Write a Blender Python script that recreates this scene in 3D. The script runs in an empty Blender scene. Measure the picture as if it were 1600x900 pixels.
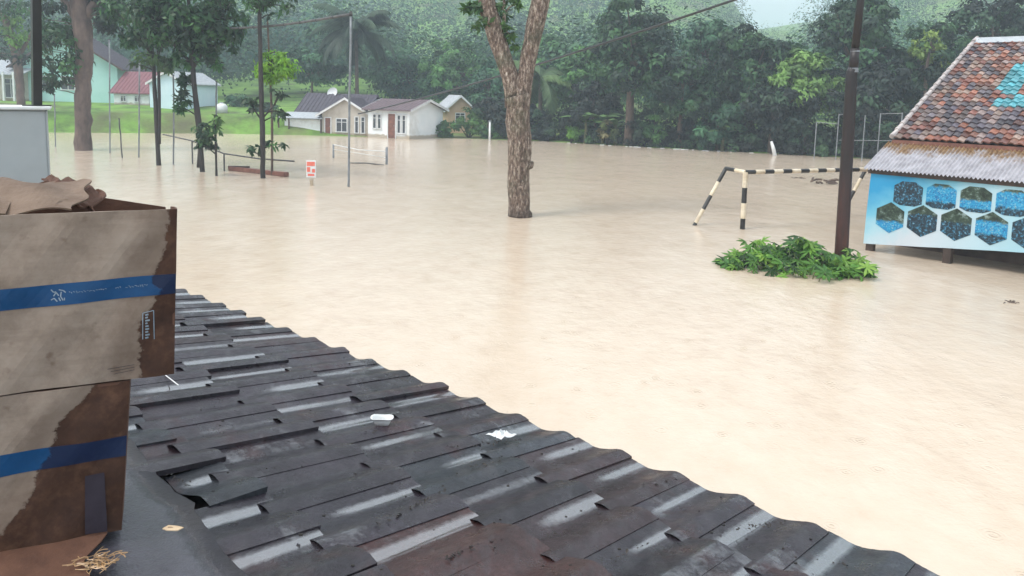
import bpy, math, random
import numpy as np
from mathutils import Vector, Matrix
rnd = random.Random(7)
RG = np.random.default_rng(11)
S = bpy.context.scene
C = S.collection

# ------------------------------------------------------------------ camera
FPX, PX, PY, H = 1200.0, 800.0, 292.0, 3.2          # focal length and principal point of the photo, eye above water
PIT, ROL = math.radians(6.84), 0.025
Fv = np.array([0, math.cos(PIT), -math.sin(PIT)])
R0 = np.array([1.0, 0, 0]); U0 = np.array([0, math.sin(PIT), math.cos(PIT)])
Rv = math.cos(ROL)*R0 + math.sin(ROL)*U0
Uv = -math.sin(ROL)*R0 + math.cos(ROL)*U0
EYE = np.array([0, 0, H])
cam = bpy.data.cameras.new('camera'); camo = bpy.data.objects.new('camera', cam); C.objects.link(camo)
cam.sensor_width = 36; cam.lens = 36*FPX/1600; cam.clip_start = 0.05; cam.clip_end = 3000
cam.shift_y = -(450-PY)/1600
m = Matrix.Identity(4)
for i in range(3):
    m[i][0] = Rv[i]; m[i][1] = Uv[i]; m[i][2] = -Fv[i]; m[i][3] = EYE[i]
camo.matrix_world = m
S.camera = camo

# ------------------------------------------------------------------ world, sun, exposure
SUN_EL, SUN_AZ = math.radians(56), math.radians(-122)
W = bpy.data.worlds.new('World'); S.world = W; W.use_nodes = True
nt = W.node_tree; nt.nodes.clear()
out = nt.nodes.new('ShaderNodeOutputWorld'); bg = nt.nodes.new('ShaderNodeBackground')
sky = nt.nodes.new('ShaderNodeTexSky'); sky.sky_type = 'NISHITA'; sky.sun_disc = False
sky.sun_elevation = SUN_EL; sky.sun_rotation = SUN_AZ; sky.air_density = 1.0; sky.dust_density = 4.0
mx = nt.nodes.new('ShaderNodeMix'); mx.data_type = 'RGBA'; mx.inputs[0].default_value = 0.72   # thick rain cloud over the blue
mx.inputs[7].default_value = (7.2, 7.35, 7.5, 1)
nt.links.new(sky.outputs[0], mx.inputs[6]); nt.links.new(mx.outputs[2], bg.inputs[0])
bg.inputs[1].default_value = 0.135
nt.links.new(bg.outputs[0], out.inputs[0])
sl = bpy.data.lights.new('sun', 'SUN'); sl.energy = 1.5; sl.angle = math.radians(18); sl.color = (1, .97, .92)
so = bpy.data.objects.new('sun', sl); C.objects.link(so)
sd = Vector((math.sin(SUN_AZ)*math.cos(SUN_EL), math.cos(SUN_AZ)*math.cos(SUN_EL), math.sin(SUN_EL)))
so.rotation_euler = sd.to_track_quat('Z', 'Y').to_euler(); so.location = (0, 0, 40)
S.view_settings.view_transform = 'Standard'; S.view_settings.look = 'None'
S.view_settings.gamma = 1; S.view_settings.use_curve_mapping = False
S.view_settings.exposure = 0.82
S.render.engine = 'CYCLES'
S.cycles.max_bounces = 6; S.cycles.diffuse_bounces = 2; S.cycles.glossy_bounces = 3
S.cycles.transmission_bounces = 3; S.cycles.volume_bounces = 1; S.cycles.transparent_max_bounces = 6

# ------------------------------------------------------------------ helpers: rays
def ray(x, y): return Rv*(x-PX)/FPX - Uv*(y-PY)/FPX + Fv
def G(x, y, z=0.0):
    d = ray(x, y); return EYE + d*(z-H)/d[2]
def at(x, y, Y):
    d = ray(x, y); return EYE + d*Y/d[1]
def onplane(x, y, P0, n):
    d = ray(x, y); return EYE + d*(((P0-EYE)@n)/(d@n))
def proj(P):
    q = np.array(P)-EYE; z = q@Fv; return PX+FPX*(q@Rv)/z, PY-FPX*(q@Uv)/z
A3 = lambda *a: np.array(a, float)
def unit(v): v = np.array(v, float); return v/np.linalg.norm(v)

# ------------------------------------------------------------------ helpers: objects
def link(o, parent=None):
    C.objects.link(o)
    if parent is not None: o.parent = parent
    return o
def tag(o, label=None, cat=None, group=None, kind=None):
    if label: o['label'] = label
    if cat: o['category'] = cat
    if group: o['group'] = group
    if kind: o['kind'] = kind
    return o
def thing(name, label, cat, loc=(0, 0, 0), rz=0.0, group=None):
    o = bpy.data.objects.new(name, None); o.empty_display_size = .2
    o.location = tuple(float(v) for v in loc); o.rotation_euler = (0, 0, rz)
    link(o); return tag(o, label, cat, group)

def mesh_obj(name, verts, faces, mat, parent=None, smooth=False, col=None, mats=None, loc=None):
    """verts Nx3, faces list or Mx4 array; col: per-vertex rgb"""
    me = bpy.data.meshes.new(name)
    V = np.asarray(verts, dtype=np.float32)
    if isinstance(faces, np.ndarray):
        n, k = faces.shape
        me.vertices.add(len(V)); me.vertices.foreach_set('co', V.ravel())
        me.loops.add(n*k); me.loops.foreach_set('vertex_index', faces.astype(np.int32).ravel())
        me.polygons.add(n); me.polygons.foreach_set('loop_start', np.arange(0, n*k, k, dtype=np.int32))
        me.update(calc_edges=True)
    else:
        me.from_pydata([tuple(map(float, v)) for v in V], [], [tuple(map(int, f)) for f in faces])
    for mm in (mat if isinstance(mat, (list, tuple)) else [mat]): me.materials.append(mm)
    if mats is not None: me.polygons.foreach_set('material_index', np.asarray(mats, dtype=np.int32))
    if smooth: me.polygons.foreach_set('use_smooth', np.ones(len(me.polygons), dtype=bool))
    if col is not None:
        a = me.color_attributes.new('Col', 'FLOAT_COLOR', 'POINT')
        cc = np.ones((len(V), 4), dtype=np.float32); cc[:, :3] = np.asarray(col); a.data.foreach_set('color', cc.ravel())
    me.validate()
    o = bpy.data.objects.new(name, me)
    if loc is not None: o.location = tuple(float(v) for v in loc)
    return link(o, parent)

class MB:
    def __init__(s): s.v = []; s.f = []; s.m = []; s.c = []
    def add(s, v, f, mi=0, col=None):
        b = len(s.v); v = [tuple(map(float, p)) for p in v]
        s.v += v; s.f += [tuple(b+i for i in q) for q in f]; s.m += [mi]*len(f)
        s.c += [col if col is not None else (1, 1, 1)]*len(v); return s
    def box(s, c, e, ax=None, mi=0, bev=0.0, col=None):
        """centre, full sizes, axes (3 vectors)"""
        ax = ax if ax is not None else [A3(1, 0, 0), A3(0, 1, 0), A3(0, 0, 1)]
        c = np.array(c, float); e = [x/2 for x in e]
        if bev <= 0 or min(e) <= bev*1.05:
            v = [c+ax[0]*e[0]*i+ax[1]*e[1]*j+ax[2]*e[2]*k for i in (-1, 1) for j in (-1, 1) for k in (-1, 1)]
            f = [(0, 1, 3, 2), (4, 6, 7, 5), (0, 4, 5, 1), (2, 3, 7, 6), (0, 2, 6, 4), (1, 5, 7, 3)]
            return s.add(v, f, mi, col)
        import bmesh
        bm = bmesh.new(); bmesh.ops.create_cube(bm, size=2)
        for p in bm.verts: p.co = Vector((p.co.x*e[0], p.co.y*e[1], p.co.z*e[2]))
        bmesh.ops.bevel(bm, geom=bm.edges[:], offset=bev, segments=2, affect='EDGES')
        bm.verts.index_update()
        v = [c+ax[0]*p.co.x+ax[1]*p.co.y+ax[2]*p.co.z for p in bm.verts]
        f = [tuple(q.index for q in fc.verts) for fc in bm.faces]; bm.free()
        return s.add(v, f, mi, col)
    def prism(s, poly, d, mi=0, col=None):
        """poly: list of 3D points (planar), extruded by vector d"""
        n = len(poly); poly = [np.array(p, float) for p in poly]; d = np.array(d, float)
        v = poly+[p+d for p in poly]
        f = [tuple(range(n-1, -1, -1)), tuple(range(n, 2*n))]+[(i, (i+1) % n, n+(i+1) % n, n+i) for i in range(n)]
        return s.add(v, f, mi, col)
    def tube(s, pts, rad, seg=10, mi=0, col=None, jit=0.0, cap=True):
        pts = [np.array(p, float) for p in pts]; n = len(pts)
        if np.isscalar(rad): rad = [rad]*n
        v = []; f = []
        t0 = unit(pts[1]-pts[0]); ref = A3(0, 0, 1) if abs(t0[2]) < .9 else A3(1, 0, 0)
        a = unit(np.cross(t0, ref))
        for i in range(n):
            t = unit((pts[min(i+1, n-1)]-pts[max(i-1, 0)]))
            a = unit(a-t*(a@t)); b = np.cross(t, a)
            for k in range(seg):
                th = 2*math.pi*k/seg; rr = rad[i]*(1+(rnd.uniform(-jit, jit) if jit else 0))
                v.append(pts[i]+(a*math.cos(th)+b*math.sin(th))*rr)
        for i in range(n-1):
            for k in range(seg):
                k2 = (k+1) % seg; f.append((i*seg+k, i*seg+k2, (i+1)*seg+k2, (i+1)*seg+k))
        if cap: f.append(tuple(range(seg-1, -1, -1))); f.append(tuple((n-1)*seg+k for k in range(seg)))
        return s.add(v, f, mi, col)
    def build(s, name, mat, parent=None, smooth=False, usecol=False, loc=None):
        return mesh_obj(name, s.v, s.f, mat, parent, smooth, s.c if usecol else None, s.m if isinstance(mat, (list, tuple)) else None, loc)

# ------------------------------------------------------------------ helpers: materials
def nodes(name):
    m = bpy.data.materials.new(name); m.use_nodes = True
    n = m.node_tree; b = n.nodes['Principled BSDF']; return m, n, b
def N(n, t, **k):
    x = n.nodes.new(t)
    for a, v in k.items(): setattr(x, a, v)
    return x
def noise(n, scale, detail=4, rough=.55, vec=None, mapscale=None):
    t = N(n, 'ShaderNodeTexNoise'); t.inputs['Scale'].default_value = scale
    t.inputs['Detail'].default_value = detail; t.inputs['Roughness'].default_value = rough
    if vec is None:
        tc = N(n, 'ShaderNodeTexCoord'); vec = tc.outputs['Object']
    if mapscale is not None:
        mp = N(n, 'ShaderNodeMapping'); mp.inputs['Scale'].default_value = mapscale
        n.links.new(vec, mp.inputs[0]); vec = mp.outputs[0]
    n.links.new(vec, t.inputs['Vector']); return t
def ramp(n, src, stops):
    r = N(n, 'ShaderNodeValToRGB'); e = r.color_ramp.elements
    while len(e) < len(stops): e.new(0.5)
    for i, (p, c) in enumerate(stops):
        e[i].position = p; e[i].color = (c if len(c) == 4 else (*c, 1)) if not np.isscalar(c) else (c, c, c, 1)
    n.links.new(src, r.inputs[0]); return r.outputs[0]
def mixc(n, fac, a, b, mode='MIX'):
    x = N(n, 'ShaderNodeMix', data_type='RGBA', blend_type=mode)
    for s_, v in ((x.inputs[0], fac), (x.inputs[6], a), (x.inputs[7], b)):
        if isinstance(v, bpy.types.NodeSocket): n.links.new(v, s_)
        elif np.isscalar(v): s_.default_value = v
        else: s_.default_value = (*v, 1)
    return x.outputs[2]
def mth(n, op, a, b=None, clamp=False):
    x = N(n, 'ShaderNodeMath', operation=op); x.use_clamp = clamp
    for i, v in enumerate((a, b)):
        if v is None: continue
        if isinstance(v, bpy.types.NodeSocket): n.links.new(v, x.inputs[i])
        else: x.inputs[i].default_value = v
    return x.outputs[0]
def bump(n, b, h, st=.3, dist=.01):
    x = N(n, 'ShaderNodeBump'); x.inputs['Strength'].default_value = st; x.inputs['Distance'].default_value = dist
    n.links.new(h, x.inputs['Height']); n.links.new(x.outputs[0], b.inputs['Normal']); return x
def weathered(name, c1, c2, rough=.7, scale=3, bs=.2, bd=.005, coat=0.0, spec=.5, mapscale=None, dirt=None, metal=0.0):
    m, n, b = nodes(name)
    t = noise(n, scale, 6, .6, mapscale=mapscale)
    col = ramp(n, t.outputs[0], [(.32, c1), (.68, c2)])
    if dirt is not None:
        t2 = noise(n, scale*.35, 5, .7); col = mixc(n, ramp(n, t2.outputs[0], [(.5, 0), (.72, .8)]), col, dirt)
    n.links.new(col, b.inputs['Base Color'])
    b.inputs['Roughness'].default_value = rough; b.inputs['Coat Weight'].default_value = coat; b.inputs['Coat Roughness'].default_value = .15
    b.inputs['Specular IOR Level'].default_value = spec; b.inputs['Metallic'].default_value = metal
    t3 = noise(n, scale*12, 4, .6); bump(n, b, t3.outputs[0], bs, bd)
    return m
def leafmat(name, trans=.35, rough=.45, var=.25):
    m, n, b = nodes(name)
    at_ = N(n, 'ShaderNodeAttribute', attribute_name='Col')
    g = N(n, 'ShaderNodeNewGeometry')
    hs = N(n, 'ShaderNodeHueSaturation')
    n.links.new(at_.outputs['Color'], hs.inputs['Color'])
    n.links.new(mth(n, 'MULTIPLY_ADD', g.outputs['Random Per Island'], var*2), hs.inputs['Value'])
    hs.inputs['Value'].links[0].from_node.inputs[2].default_value = 1-var
    n.links.new(hs.outputs[0], b.inputs['Base Color'])
    b.inputs['Roughness'].default_value = rough; b.inputs['Specular IOR Level'].default_value = .4
    tr = N(n, 'ShaderNodeBsdfTranslucent'); n.links.new(hs.outputs[0], tr.inputs[0])
    ms = N(n, 'ShaderNodeMixShader'); ms.inputs[0].default_value = trans
    o = n.nodes['Material Output']
    n.links.new(b.outputs[0], ms.inputs[1]); n.links.new(tr.outputs[0], ms.inputs[2]); n.links.new(ms.outputs[0], o.inputs['Surface'])
    return m
def colattr(name, rough=.7, scale=20, amt=.5, coat=0.0, bs=.2, bd=.004, spec=.5):
    m, n, b = nodes(name)
    a = N(n, 'ShaderNodeAttribute', attribute_name='Col'); t = noise(n, scale, 6, .65)
    col = mixc(n, 1.0, a.outputs['Color'], ramp(n, t.outputs[0], [(.25, 1-amt), (.75, 1+amt*.4)]), 'MULTIPLY')
    n.links.new(col, b.inputs['Base Color']); b.inputs['Roughness'].default_value = rough
    b.inputs['Coat Weight'].default_value = coat; b.inputs['Coat Roughness'].default_value = .12
    b.inputs['Specular IOR Level'].default_value = spec
    bump(n, b, noise(n, scale*6, 4).outputs[0], bs, bd); return m

M = {}
M['leaf'] = leafmat('leaf_green')
M['leaf_far'] = leafmat('leaf_far', trans=.25, rough=.6, var=.2)
M['leaf_hill'] = leafmat('leaf_hill', trans=.2, rough=.8, var=.1)
M['bark'] = weathered('bark_brown', (.05, .035, .028), (.17, .12, .09), .85, 6, .8, .02, mapscale=(1, 1, .35))
M['bark_dark'] = weathered('bark_wet', (.010, .008, .007), (.034, .025, .021), .6, 8, .6, .01, mapscale=(1, 1, .3))
M['white_wall'] = weathered('white_paint_wall', (.74, .79, .80), (.84, .86, .86), .8, 1.2, .1, .002, dirt=(.5, .48, .42))
M['cream_wall'] = weathered('cream_wall', (.5, .45, .38), (.62, .57, .5), .85, 1.2, .1, .002, dirt=(.3, .26, .2))
M['mint_wall'] = weathered('mint_wall', (.38, .66, .62), (.48, .74, .7), .8, .8, .1, .002)
M['blue_wall'] = weathered('pale_blue_wall', (.55, .72, .8), (.66, .8, .86), .8, .8, .1, .002)
M['dark_wood'] = weathered('wet_dark_wood', (.03, .02, .016), (.09, .055, .04), .6, 5, .4, .005, mapscale=(1, 1, .3))
M['brown_wood'] = weathered('brown_wood', (.13, .05, .035), (.24, .1, .07), .6, 5, .3, .004)
M['glass'] = weathered('window_glass', (.03, .035, .04), (.07, .08, .09), .12, 2, .02, .001)
M['frame_white'] = weathered('window_frame', (.6, .62, .62), (.75, .76, .76), .6, 3)
M['roof_dark'] = weathered('dark_old_roof', (.035, .03, .042), (.08, .07, .09), .7, 3, .5, .02, mapscale=(4, 1, 1))
M['roof_mauve'] = weathered('mauve_old_roof', (.09, .065, .075), (.17, .12, .13), .7, 3, .5, .02, mapscale=(4, 1, 1))
M['roof_red'] = weathered('red_roof', (.15, .055, .07), (.23, .09, .10), .7, 3, .3, .01, mapscale=(4, 1, 1))
M['roof_grey'] = weathered('grey_sheet_roof', (.3, .33, .36), (.45, .48, .5), .5, 2, .2, .01, mapscale=(4, 1, 1))

# =================================================================== SETTING
# ---- muddy flood water
def water_mat():
    m, n, b = nodes('muddy_flood_water')
    tc = N(n, 'ShaderNodeTexCoord'); ob = tc.outputs['Object']
    t1 = noise(n, .35, 6, .6, ob, (1, .45, 1)); t2 = noise(n, 2.6, 6, .65, ob, (1, .8, 1))
    f = mth(n, 'ADD', mth(n, 'MULTIPLY', t1.outputs[0], .5), mth(n, 'MULTIPLY', t2.outputs[0], .5))
    col = ramp(n, f, [(.3, (.50, .39, .285)), (.46, (.58, .47, .36)), (.58, (.61, .505, .395)), (.75, (.65, .555, .45))])
    n.links.new(col, b.inputs['Base Color']); b.inputs['IOR'].default_value = 1.45
    b.inputs['Roughness'].default_value = .14
    # raindrop rings
    v = N(n, 'ShaderNodeTexVoronoi', feature='F1'); v.inputs['Scale'].default_value = 3.2
    n.links.new(ob, v.inputs['Vector'])
    sp = N(n, 'ShaderNodeSeparateColor'); n.links.new(v.outputs['Color'], sp.inputs[0])
    ph = mth(n, 'MULTIPLY', v.outputs['Distance'], 55.0)
    ring = mth(n, 'MULTIPLY', mth(n, 'SINE', ph), mth(n, 'POWER', 2.718, mth(n, 'MULTIPLY', v.outputs['Distance'], -7.0)))
    ring = mth(n, 'MULTIPLY', ring, mth(n, 'GREATER_THAN', sp.outputs[0], .45))
    w1 = noise(n, 1.1, 3, .5, ob, (1, .6, 1)); w2 = noise(n, 7, 4, .6, ob); w3 = noise(n, 30, 3, .6, ob)
    h = mth(n, 'ADD', mth(n, 'MULTIPLY', w1.outputs[0], 2.4), mth(n, 'MULTIPLY', w2.outputs[0], .7))
    h = mth(n, 'ADD', h, mth(n, 'MULTIPLY', w3.outputs[0], .25)); h = mth(n, 'ADD', h, mth(n, 'MULTIPLY', ring, .34))
    bump(n, b, h, .5, .022)
    return m
MW = water_mat()
xs = np.linspace(-260, 260, 14); ys = np.linspace(-40, 130, 8)
vv = [(x, y, 0) for y in ys for x in xs]
ff = np.array([(j*14+i, j*14+i+1, (j+1)*14+i+1, (j+1)*14+i) for j in range(7) for i in range(13)])
tag(mesh_obj('water', vv, ff, MW), kind='structure')

# ---- ground: bed of the flooded field, banks and hills, one sheet
shore_px = [(-300, 204), (75, 207), (350, 209), (700, 216), (850, 221), (1000, 230), (1200, 240), (1300, 246), (1420, 252), (2000, 268)]
SH = np.array([G(x, y)[:2] for x, y in shore_px])
def shoreY(x): return np.interp(x, SH[:, 0], SH[:, 1])
RT = [(-1.2, .06), (-.62, .055), (-.52, .075), (-.36, .125), (-.2, .15), (-.05, .17), (.1, .18), (.2, .165), (.26, .13), (.30, .078), (.38, .078), (.45, .13), (.6, .15), (1.2, .12)]
def smooth(t): t = np.clip(t, 0, 1); return t*t*(3-2*t)
def terr(x, y):
    x = np.asarray(x, float); y = np.asarray(y, float)
    d = y-shoreY(x)
    z = np.where(d < 0, np.maximum(-1.1, d*.25-.05), .02+.012*d)
    lb = smooth((-9.5-x)/6)                       # grass bank on the left
    z = z+np.where(d > -0.2, lb*(1.25*smooth((d+.2)/2.6)+.35*smooth((d-3)/5)), 0)
    r = np.sqrt(x*x+y*y)
    a = np.interp(x/np.maximum(y, 1), [q[0] for q in RT], [q[1] for q in RT])
    hh = a*400*smooth((r-100)/290)
    z = z+np.where(d > 10, hh, 0)+np.where(d > 20, .6*np.sin(x*.13+1)*np.sin(y*.11), 0)
    return z
gx = np.concatenate([np.linspace(-900, -130, 12), np.linspace(-120, 120, 161), np.linspace(130, 900, 12)])
gy = np.concatenate([np.linspace(-200, 20, 8), np.linspace(24, 40, 6), np.linspace(40.5, 75, 70), np.linspace(77, 430, 90), np.linspace(450, 1200, 8)])
XX, YY = np.meshgrid(gx, gy); ZZ = terr(XX, YY)
gv = np.stack([XX.ravel(), YY.ravel(), ZZ.ravel()], 1)
nx, ny = len(gx), len(gy)
I, J = np.meshgrid(np.arange(nx-1), np.arange(ny-1)); b0 = (J*nx+I).ravel()
gf = np.stack([b0, b0+1, b0+nx+1, b0+nx], 1)
def ground_mat():
    m, n, b = nodes('grass_and_earth')
    t = noise(n, .5, 7, .65); t2 = noise(n, .12, 4, .6)
    col = ramp(n, t.outputs[0], [(.3, (.05, .085, .02)), (.5, (.13, .26, .035)), (.7, (.20, .36, .06))])
    col = mixc(n, ramp(n, t2.outputs[0], [(.52, 0), (.62, .7)]), col, (.10, .08, .045))
    n.links.new(col, b.inputs['Base Color']); b.inputs['Roughness'].default_value = .9
    bump(n, b, noise(n, 5, 6).outputs[0], .8, .1); return m
tag(mesh_obj('ground', gv, gf, ground_mat(), smooth=True), kind='structure')

# =================================================================== FOLIAGE
def leaf_quads(P, Nn, L, Wd, droop=0.0, rg=RG):
    """P Nx3 positions, Nn preferred normals; returns verts (4N), faces"""
    n = len(P); q = rg.normal(size=(n, 3)); nn = Nn+.38*rg.normal(size=(n, 3)); nn /= np.linalg.norm(nn, axis=1)[:, None]
    a = q-nn*np.sum(q*nn, 1)[:, None]; a[:, 2] -= droop; a /= np.linalg.norm(a, axis=1)[:, None]
    b = np.cross(nn, a)
    l = (L*rg.uniform(.65, 1.25, n))[:, None]; w = (Wd*rg.uniform(.7, 1.25, n))[:, None]
    v = np.stack([P, P+a*l*.45+b*w*.5, P+a*l-nn*l*.12, P+a*l*.45-b*w*.5], 1).reshape(-1, 3)
    f = np.arange(4*n).reshape(n, 4); return v, f
def crown_cloud(blobs, nclump, nleaf, L, Wd, cols, cr=.28, droop=.3, up=.6, rg=RG, flat=1.0):
    """blobs: (cx,cy,cz,rx,ry,rz). Returns verts, faces, colours, clump centres."""
    Ps = []; Ns = []; Cs = []; cc = []
    vol = np.array([b[3]*b[4]*b[5] for b in blobs])**.67; vol = vol/vol.sum()
    cols = np.array(cols)
    for b, fr in zip(blobs, vol):
        k = max(3, int(round(nclump*fr)))
        c0 = np.array(b[:3]); rr = np.array(b[3:6]); ravg = rr.mean()
        for i in range(k):
            d = unit(rg.normal(size=3)); s = rg.uniform(.35, 1.0)**.5
            c = c0+d*rr*s; cc.append(c)
            R_ = cr*ravg*rg.uniform(.6, 1.35)
            m_ = int(nleaf*rg.uniform(.6, 1.4)); dd = rg.normal(size=(m_, 3)); dd /= np.linalg.norm(dd, axis=1)[:, None]
            rad = rg.uniform(.3, 1.0, m_)**.6
            pp = c+dd*(R_*rad)[:, None]*np.array([1.25, 1.25, .75*flat])
            nn = dd*.8+np.array([0, 0, up])+d*.35
            col = cols[rg.integers(len(cols))]*rg.uniform(.72, 1.3)
            Ps.append(pp); Ns.append(nn); Cs.append(np.tile(col, (m_, 1))*rg.uniform(.85, 1.15, (m_, 1)))
    P = np.concatenate(Ps); Nn = np.concatenate(Ns); K = np.concatenate(Cs)
    v, f = leaf_quads(P, Nn, L, Wd, droop, rg)
    return v, f, np.repeat(K, 4, axis=0), cc

GR = {'blue': [(.045, .13, .065), (.065, .17, .08), (.035, .095, .055)],
      'mid': [(.07, .18, .055), (.10, .24, .065), (.05, .13, .045)],
      'dark': [(.025, .07, .03), (.05, .125, .048), (.018, .042, .026)],
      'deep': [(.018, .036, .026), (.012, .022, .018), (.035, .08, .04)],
      'light': [(.15, .28, .07), (.18, .32, .08), (.09, .18, .05)],
      'lime': [(.2, .42, .03), (.26, .5, .04), (.15, .34, .03)],
      'near': [(.016, .045, .018), (.025, .075, .025), (.045, .13, .035)]}

def tree(label, bx, by, Y, topy, halfw, kind, low=.35, base_z=None, n=26, nl=60, L=.32, trunk_r=.13, group=None, lean=0.0, name='tree', cat='tree', depth=1.0, barkm='bark', nb=5, seed=None, flat=1.0, crown_name='crown'):
    """bx,by: pixel of trunk base column (by only for reference), Y depth, topy: pixel of crown top, halfw: crown half width in px"""
    rg = np.random.default_rng(seed if seed is not None else abs(hash(label)) % 1000 if False else sum(map(ord, label)))
    P = at(bx, by, Y); z0 = float(terr(P[0], P[1])) if base_z is None else base_z
    T = at(bx, topy, Y); h = T[2]-z0; w = halfw*Y/FPX
    o = thing(name, label, cat, (P[0], P[1], z0-.15), 0, group)
    cz = h*(low+1)/2; rz = h*(1-low)/2
    blobs = [(lean*.8, 0, cz, w*.72, w*.72*depth, rz*.85)]
    for i in range(nb):
        a = rg.uniform(0, 2*math.pi); q = rg.uniform(-.8, .95)
        s = rg.uniform(.38, .6); k = math.sqrt(max(0, 1-q*q))
        blobs.append((lean+math.cos(a)*w*.62*k, math.sin(a)*w*.62*k*depth, cz+q*rz*.72, w*s, w*s*depth, rz*s*.7))
    v, f, c, cc = crown_cloud(blobs, n, nl, L, L*.5, GR[kind] if isinstance(kind, str) else kind, rg=rg, flat=flat)
    mb = MB(); bend = rg.uniform(-.2, .2)
    top = A3(lean*.8, 0, cz+rz*.35)
    pts = [A3(0, 0, 0), A3(bend*.4, 0, h*low*.5), A3(lean*.4+bend, 0, h*low), top]
    mb.tube(pts, [trunk_r*1.3, trunk_r, trunk_r*.85, trunk_r*.3], 8, jit=.08)
    idx = rg.permutation(len(cc))[:9]
    for i in idx:
        t_ = rg.uniform(.45, .95); s0 = pts[2]*(1-t_)+top*t_ if t_ > .3 else pts[2]
        mid = (s0+cc[i])/2+A3(0, 0, -.1*h*.2)
        mb.tube([s0, mid, cc[i]], [trunk_r*.4, trunk_r*.25, trunk_r*.08], 5)
    mb.build('trunk', M[barkm], o, smooth=True)
    mesh_obj(crown_name, v, f, M['leaf_far'], o, col=c)
    return o

SHG = 'trees along the far shore'
def shore_base(px, off=1.0):
    """depth on ray column px, off metres beyond the shoreline"""
    for Y in np.arange(35, 120, .1):
        P = at(px, 200, Y)
        if P[1]-shoreY(P[0]) >= off: return Y
    return 50
TREES = [
 # label, px, top, halfw, kind, off, low, n, trunk
 ('tall rounded blue green tree right of the fork, trunk standing at the waterline', 982, -14, 74, 'dark', .6, .30, 60, .3),
 ('bluish tree left of the coconut palm behind the dark roofed house', 490, 62, 52, 'blue', 14, .25, 30, .14),
 ('bluish green tree rising directly behind the roof of the white cottage', 630, 66, 60, 'blue', 16, .2, 40, .16),
 ('mid green tree above the small orange gabled house', 712, 58, 58, 'mid', 14, .2, 40, .16),
 ('green tree whose crown shows just left of the forked trunk', 762, 78, 40, 'blue', 8, .2, 30, .14),
 ('tree with pale top seen right through the fork of the big trunk', 852, 40, 50, 'mid', 14, .25, 34, .16),
 ('light green slender tree between the fork and the tall rounded tree', 905, 55, 44, 'mid', 6, .25, 34, .16),
 ('dark bushy tree at the waterline right of the tall rounded tree', 1062, 70, 56, 'dark', .8, .2, 44, .2),
 ('green tree with crown reaching into the cable near the top middle', 1100, 20, 58, 'blue', 7, .3, 44, .22),
 ('dark green round tree under the pale gap of sky', 1168, 38, 62, 'dark', 3, .22, 54, .24),
 ('pale yellow green tree beside the gap of sky', 1255, 62, 42, 'light', .9, .28, 40, .16),
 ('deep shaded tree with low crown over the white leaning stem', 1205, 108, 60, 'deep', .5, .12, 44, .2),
 ('broad dark tree directly behind the rusty steel pole', 1318, -30, 70, 'dark', 4, .25, 60, .28),
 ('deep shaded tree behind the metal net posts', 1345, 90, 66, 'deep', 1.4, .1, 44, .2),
 ('dark green tree left of the ridge of the tiled roof', 1432, 10, 62, 'dark', 5, .25, 50, .25),
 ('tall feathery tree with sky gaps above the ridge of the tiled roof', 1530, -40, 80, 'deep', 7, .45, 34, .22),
 ('dark green tree hidden behind the tiled roof at the right edge', 1600, 60, 60, 'dark', 5, .3, 34, .22),
 ('deep green low tree right of the forked trunk at the waterline', 800, 150, 56, 'deep', 2.5, .1, 36, .14),
 ('shaded tree behind the banana clump in the middle of the shore', 925, 120, 48, 'deep', 2.5, .1, 36, .16),
 ('pale leaved small tree in front of the dark ones, halfway along the shore', 1120, 150, 40, 'blue', .6, .1, 30, .12),
]
for (lab, px, top, hw, kind, off, low, n, tr) in TREES:
    tree(lab, px, 235, shore_base(px, off), top, hw*1.12, kind, low=low, n=int(n*1.9), nl=95, L=.38, trunk_r=tr, group=SHG, nb=7)

# ---- yellow-green clump of leaves: a small tree with bright top
tree('small bright yellow green tree above the dark trees left of the tiled roof', 1440, 235, shore_base(1440, 3.2), 42, 27, [(.22, .32, .07), (.17, .27, .06)], low=.72, n=18, nl=50, L=.34, trunk_r=.12, group=SHG)

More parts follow.
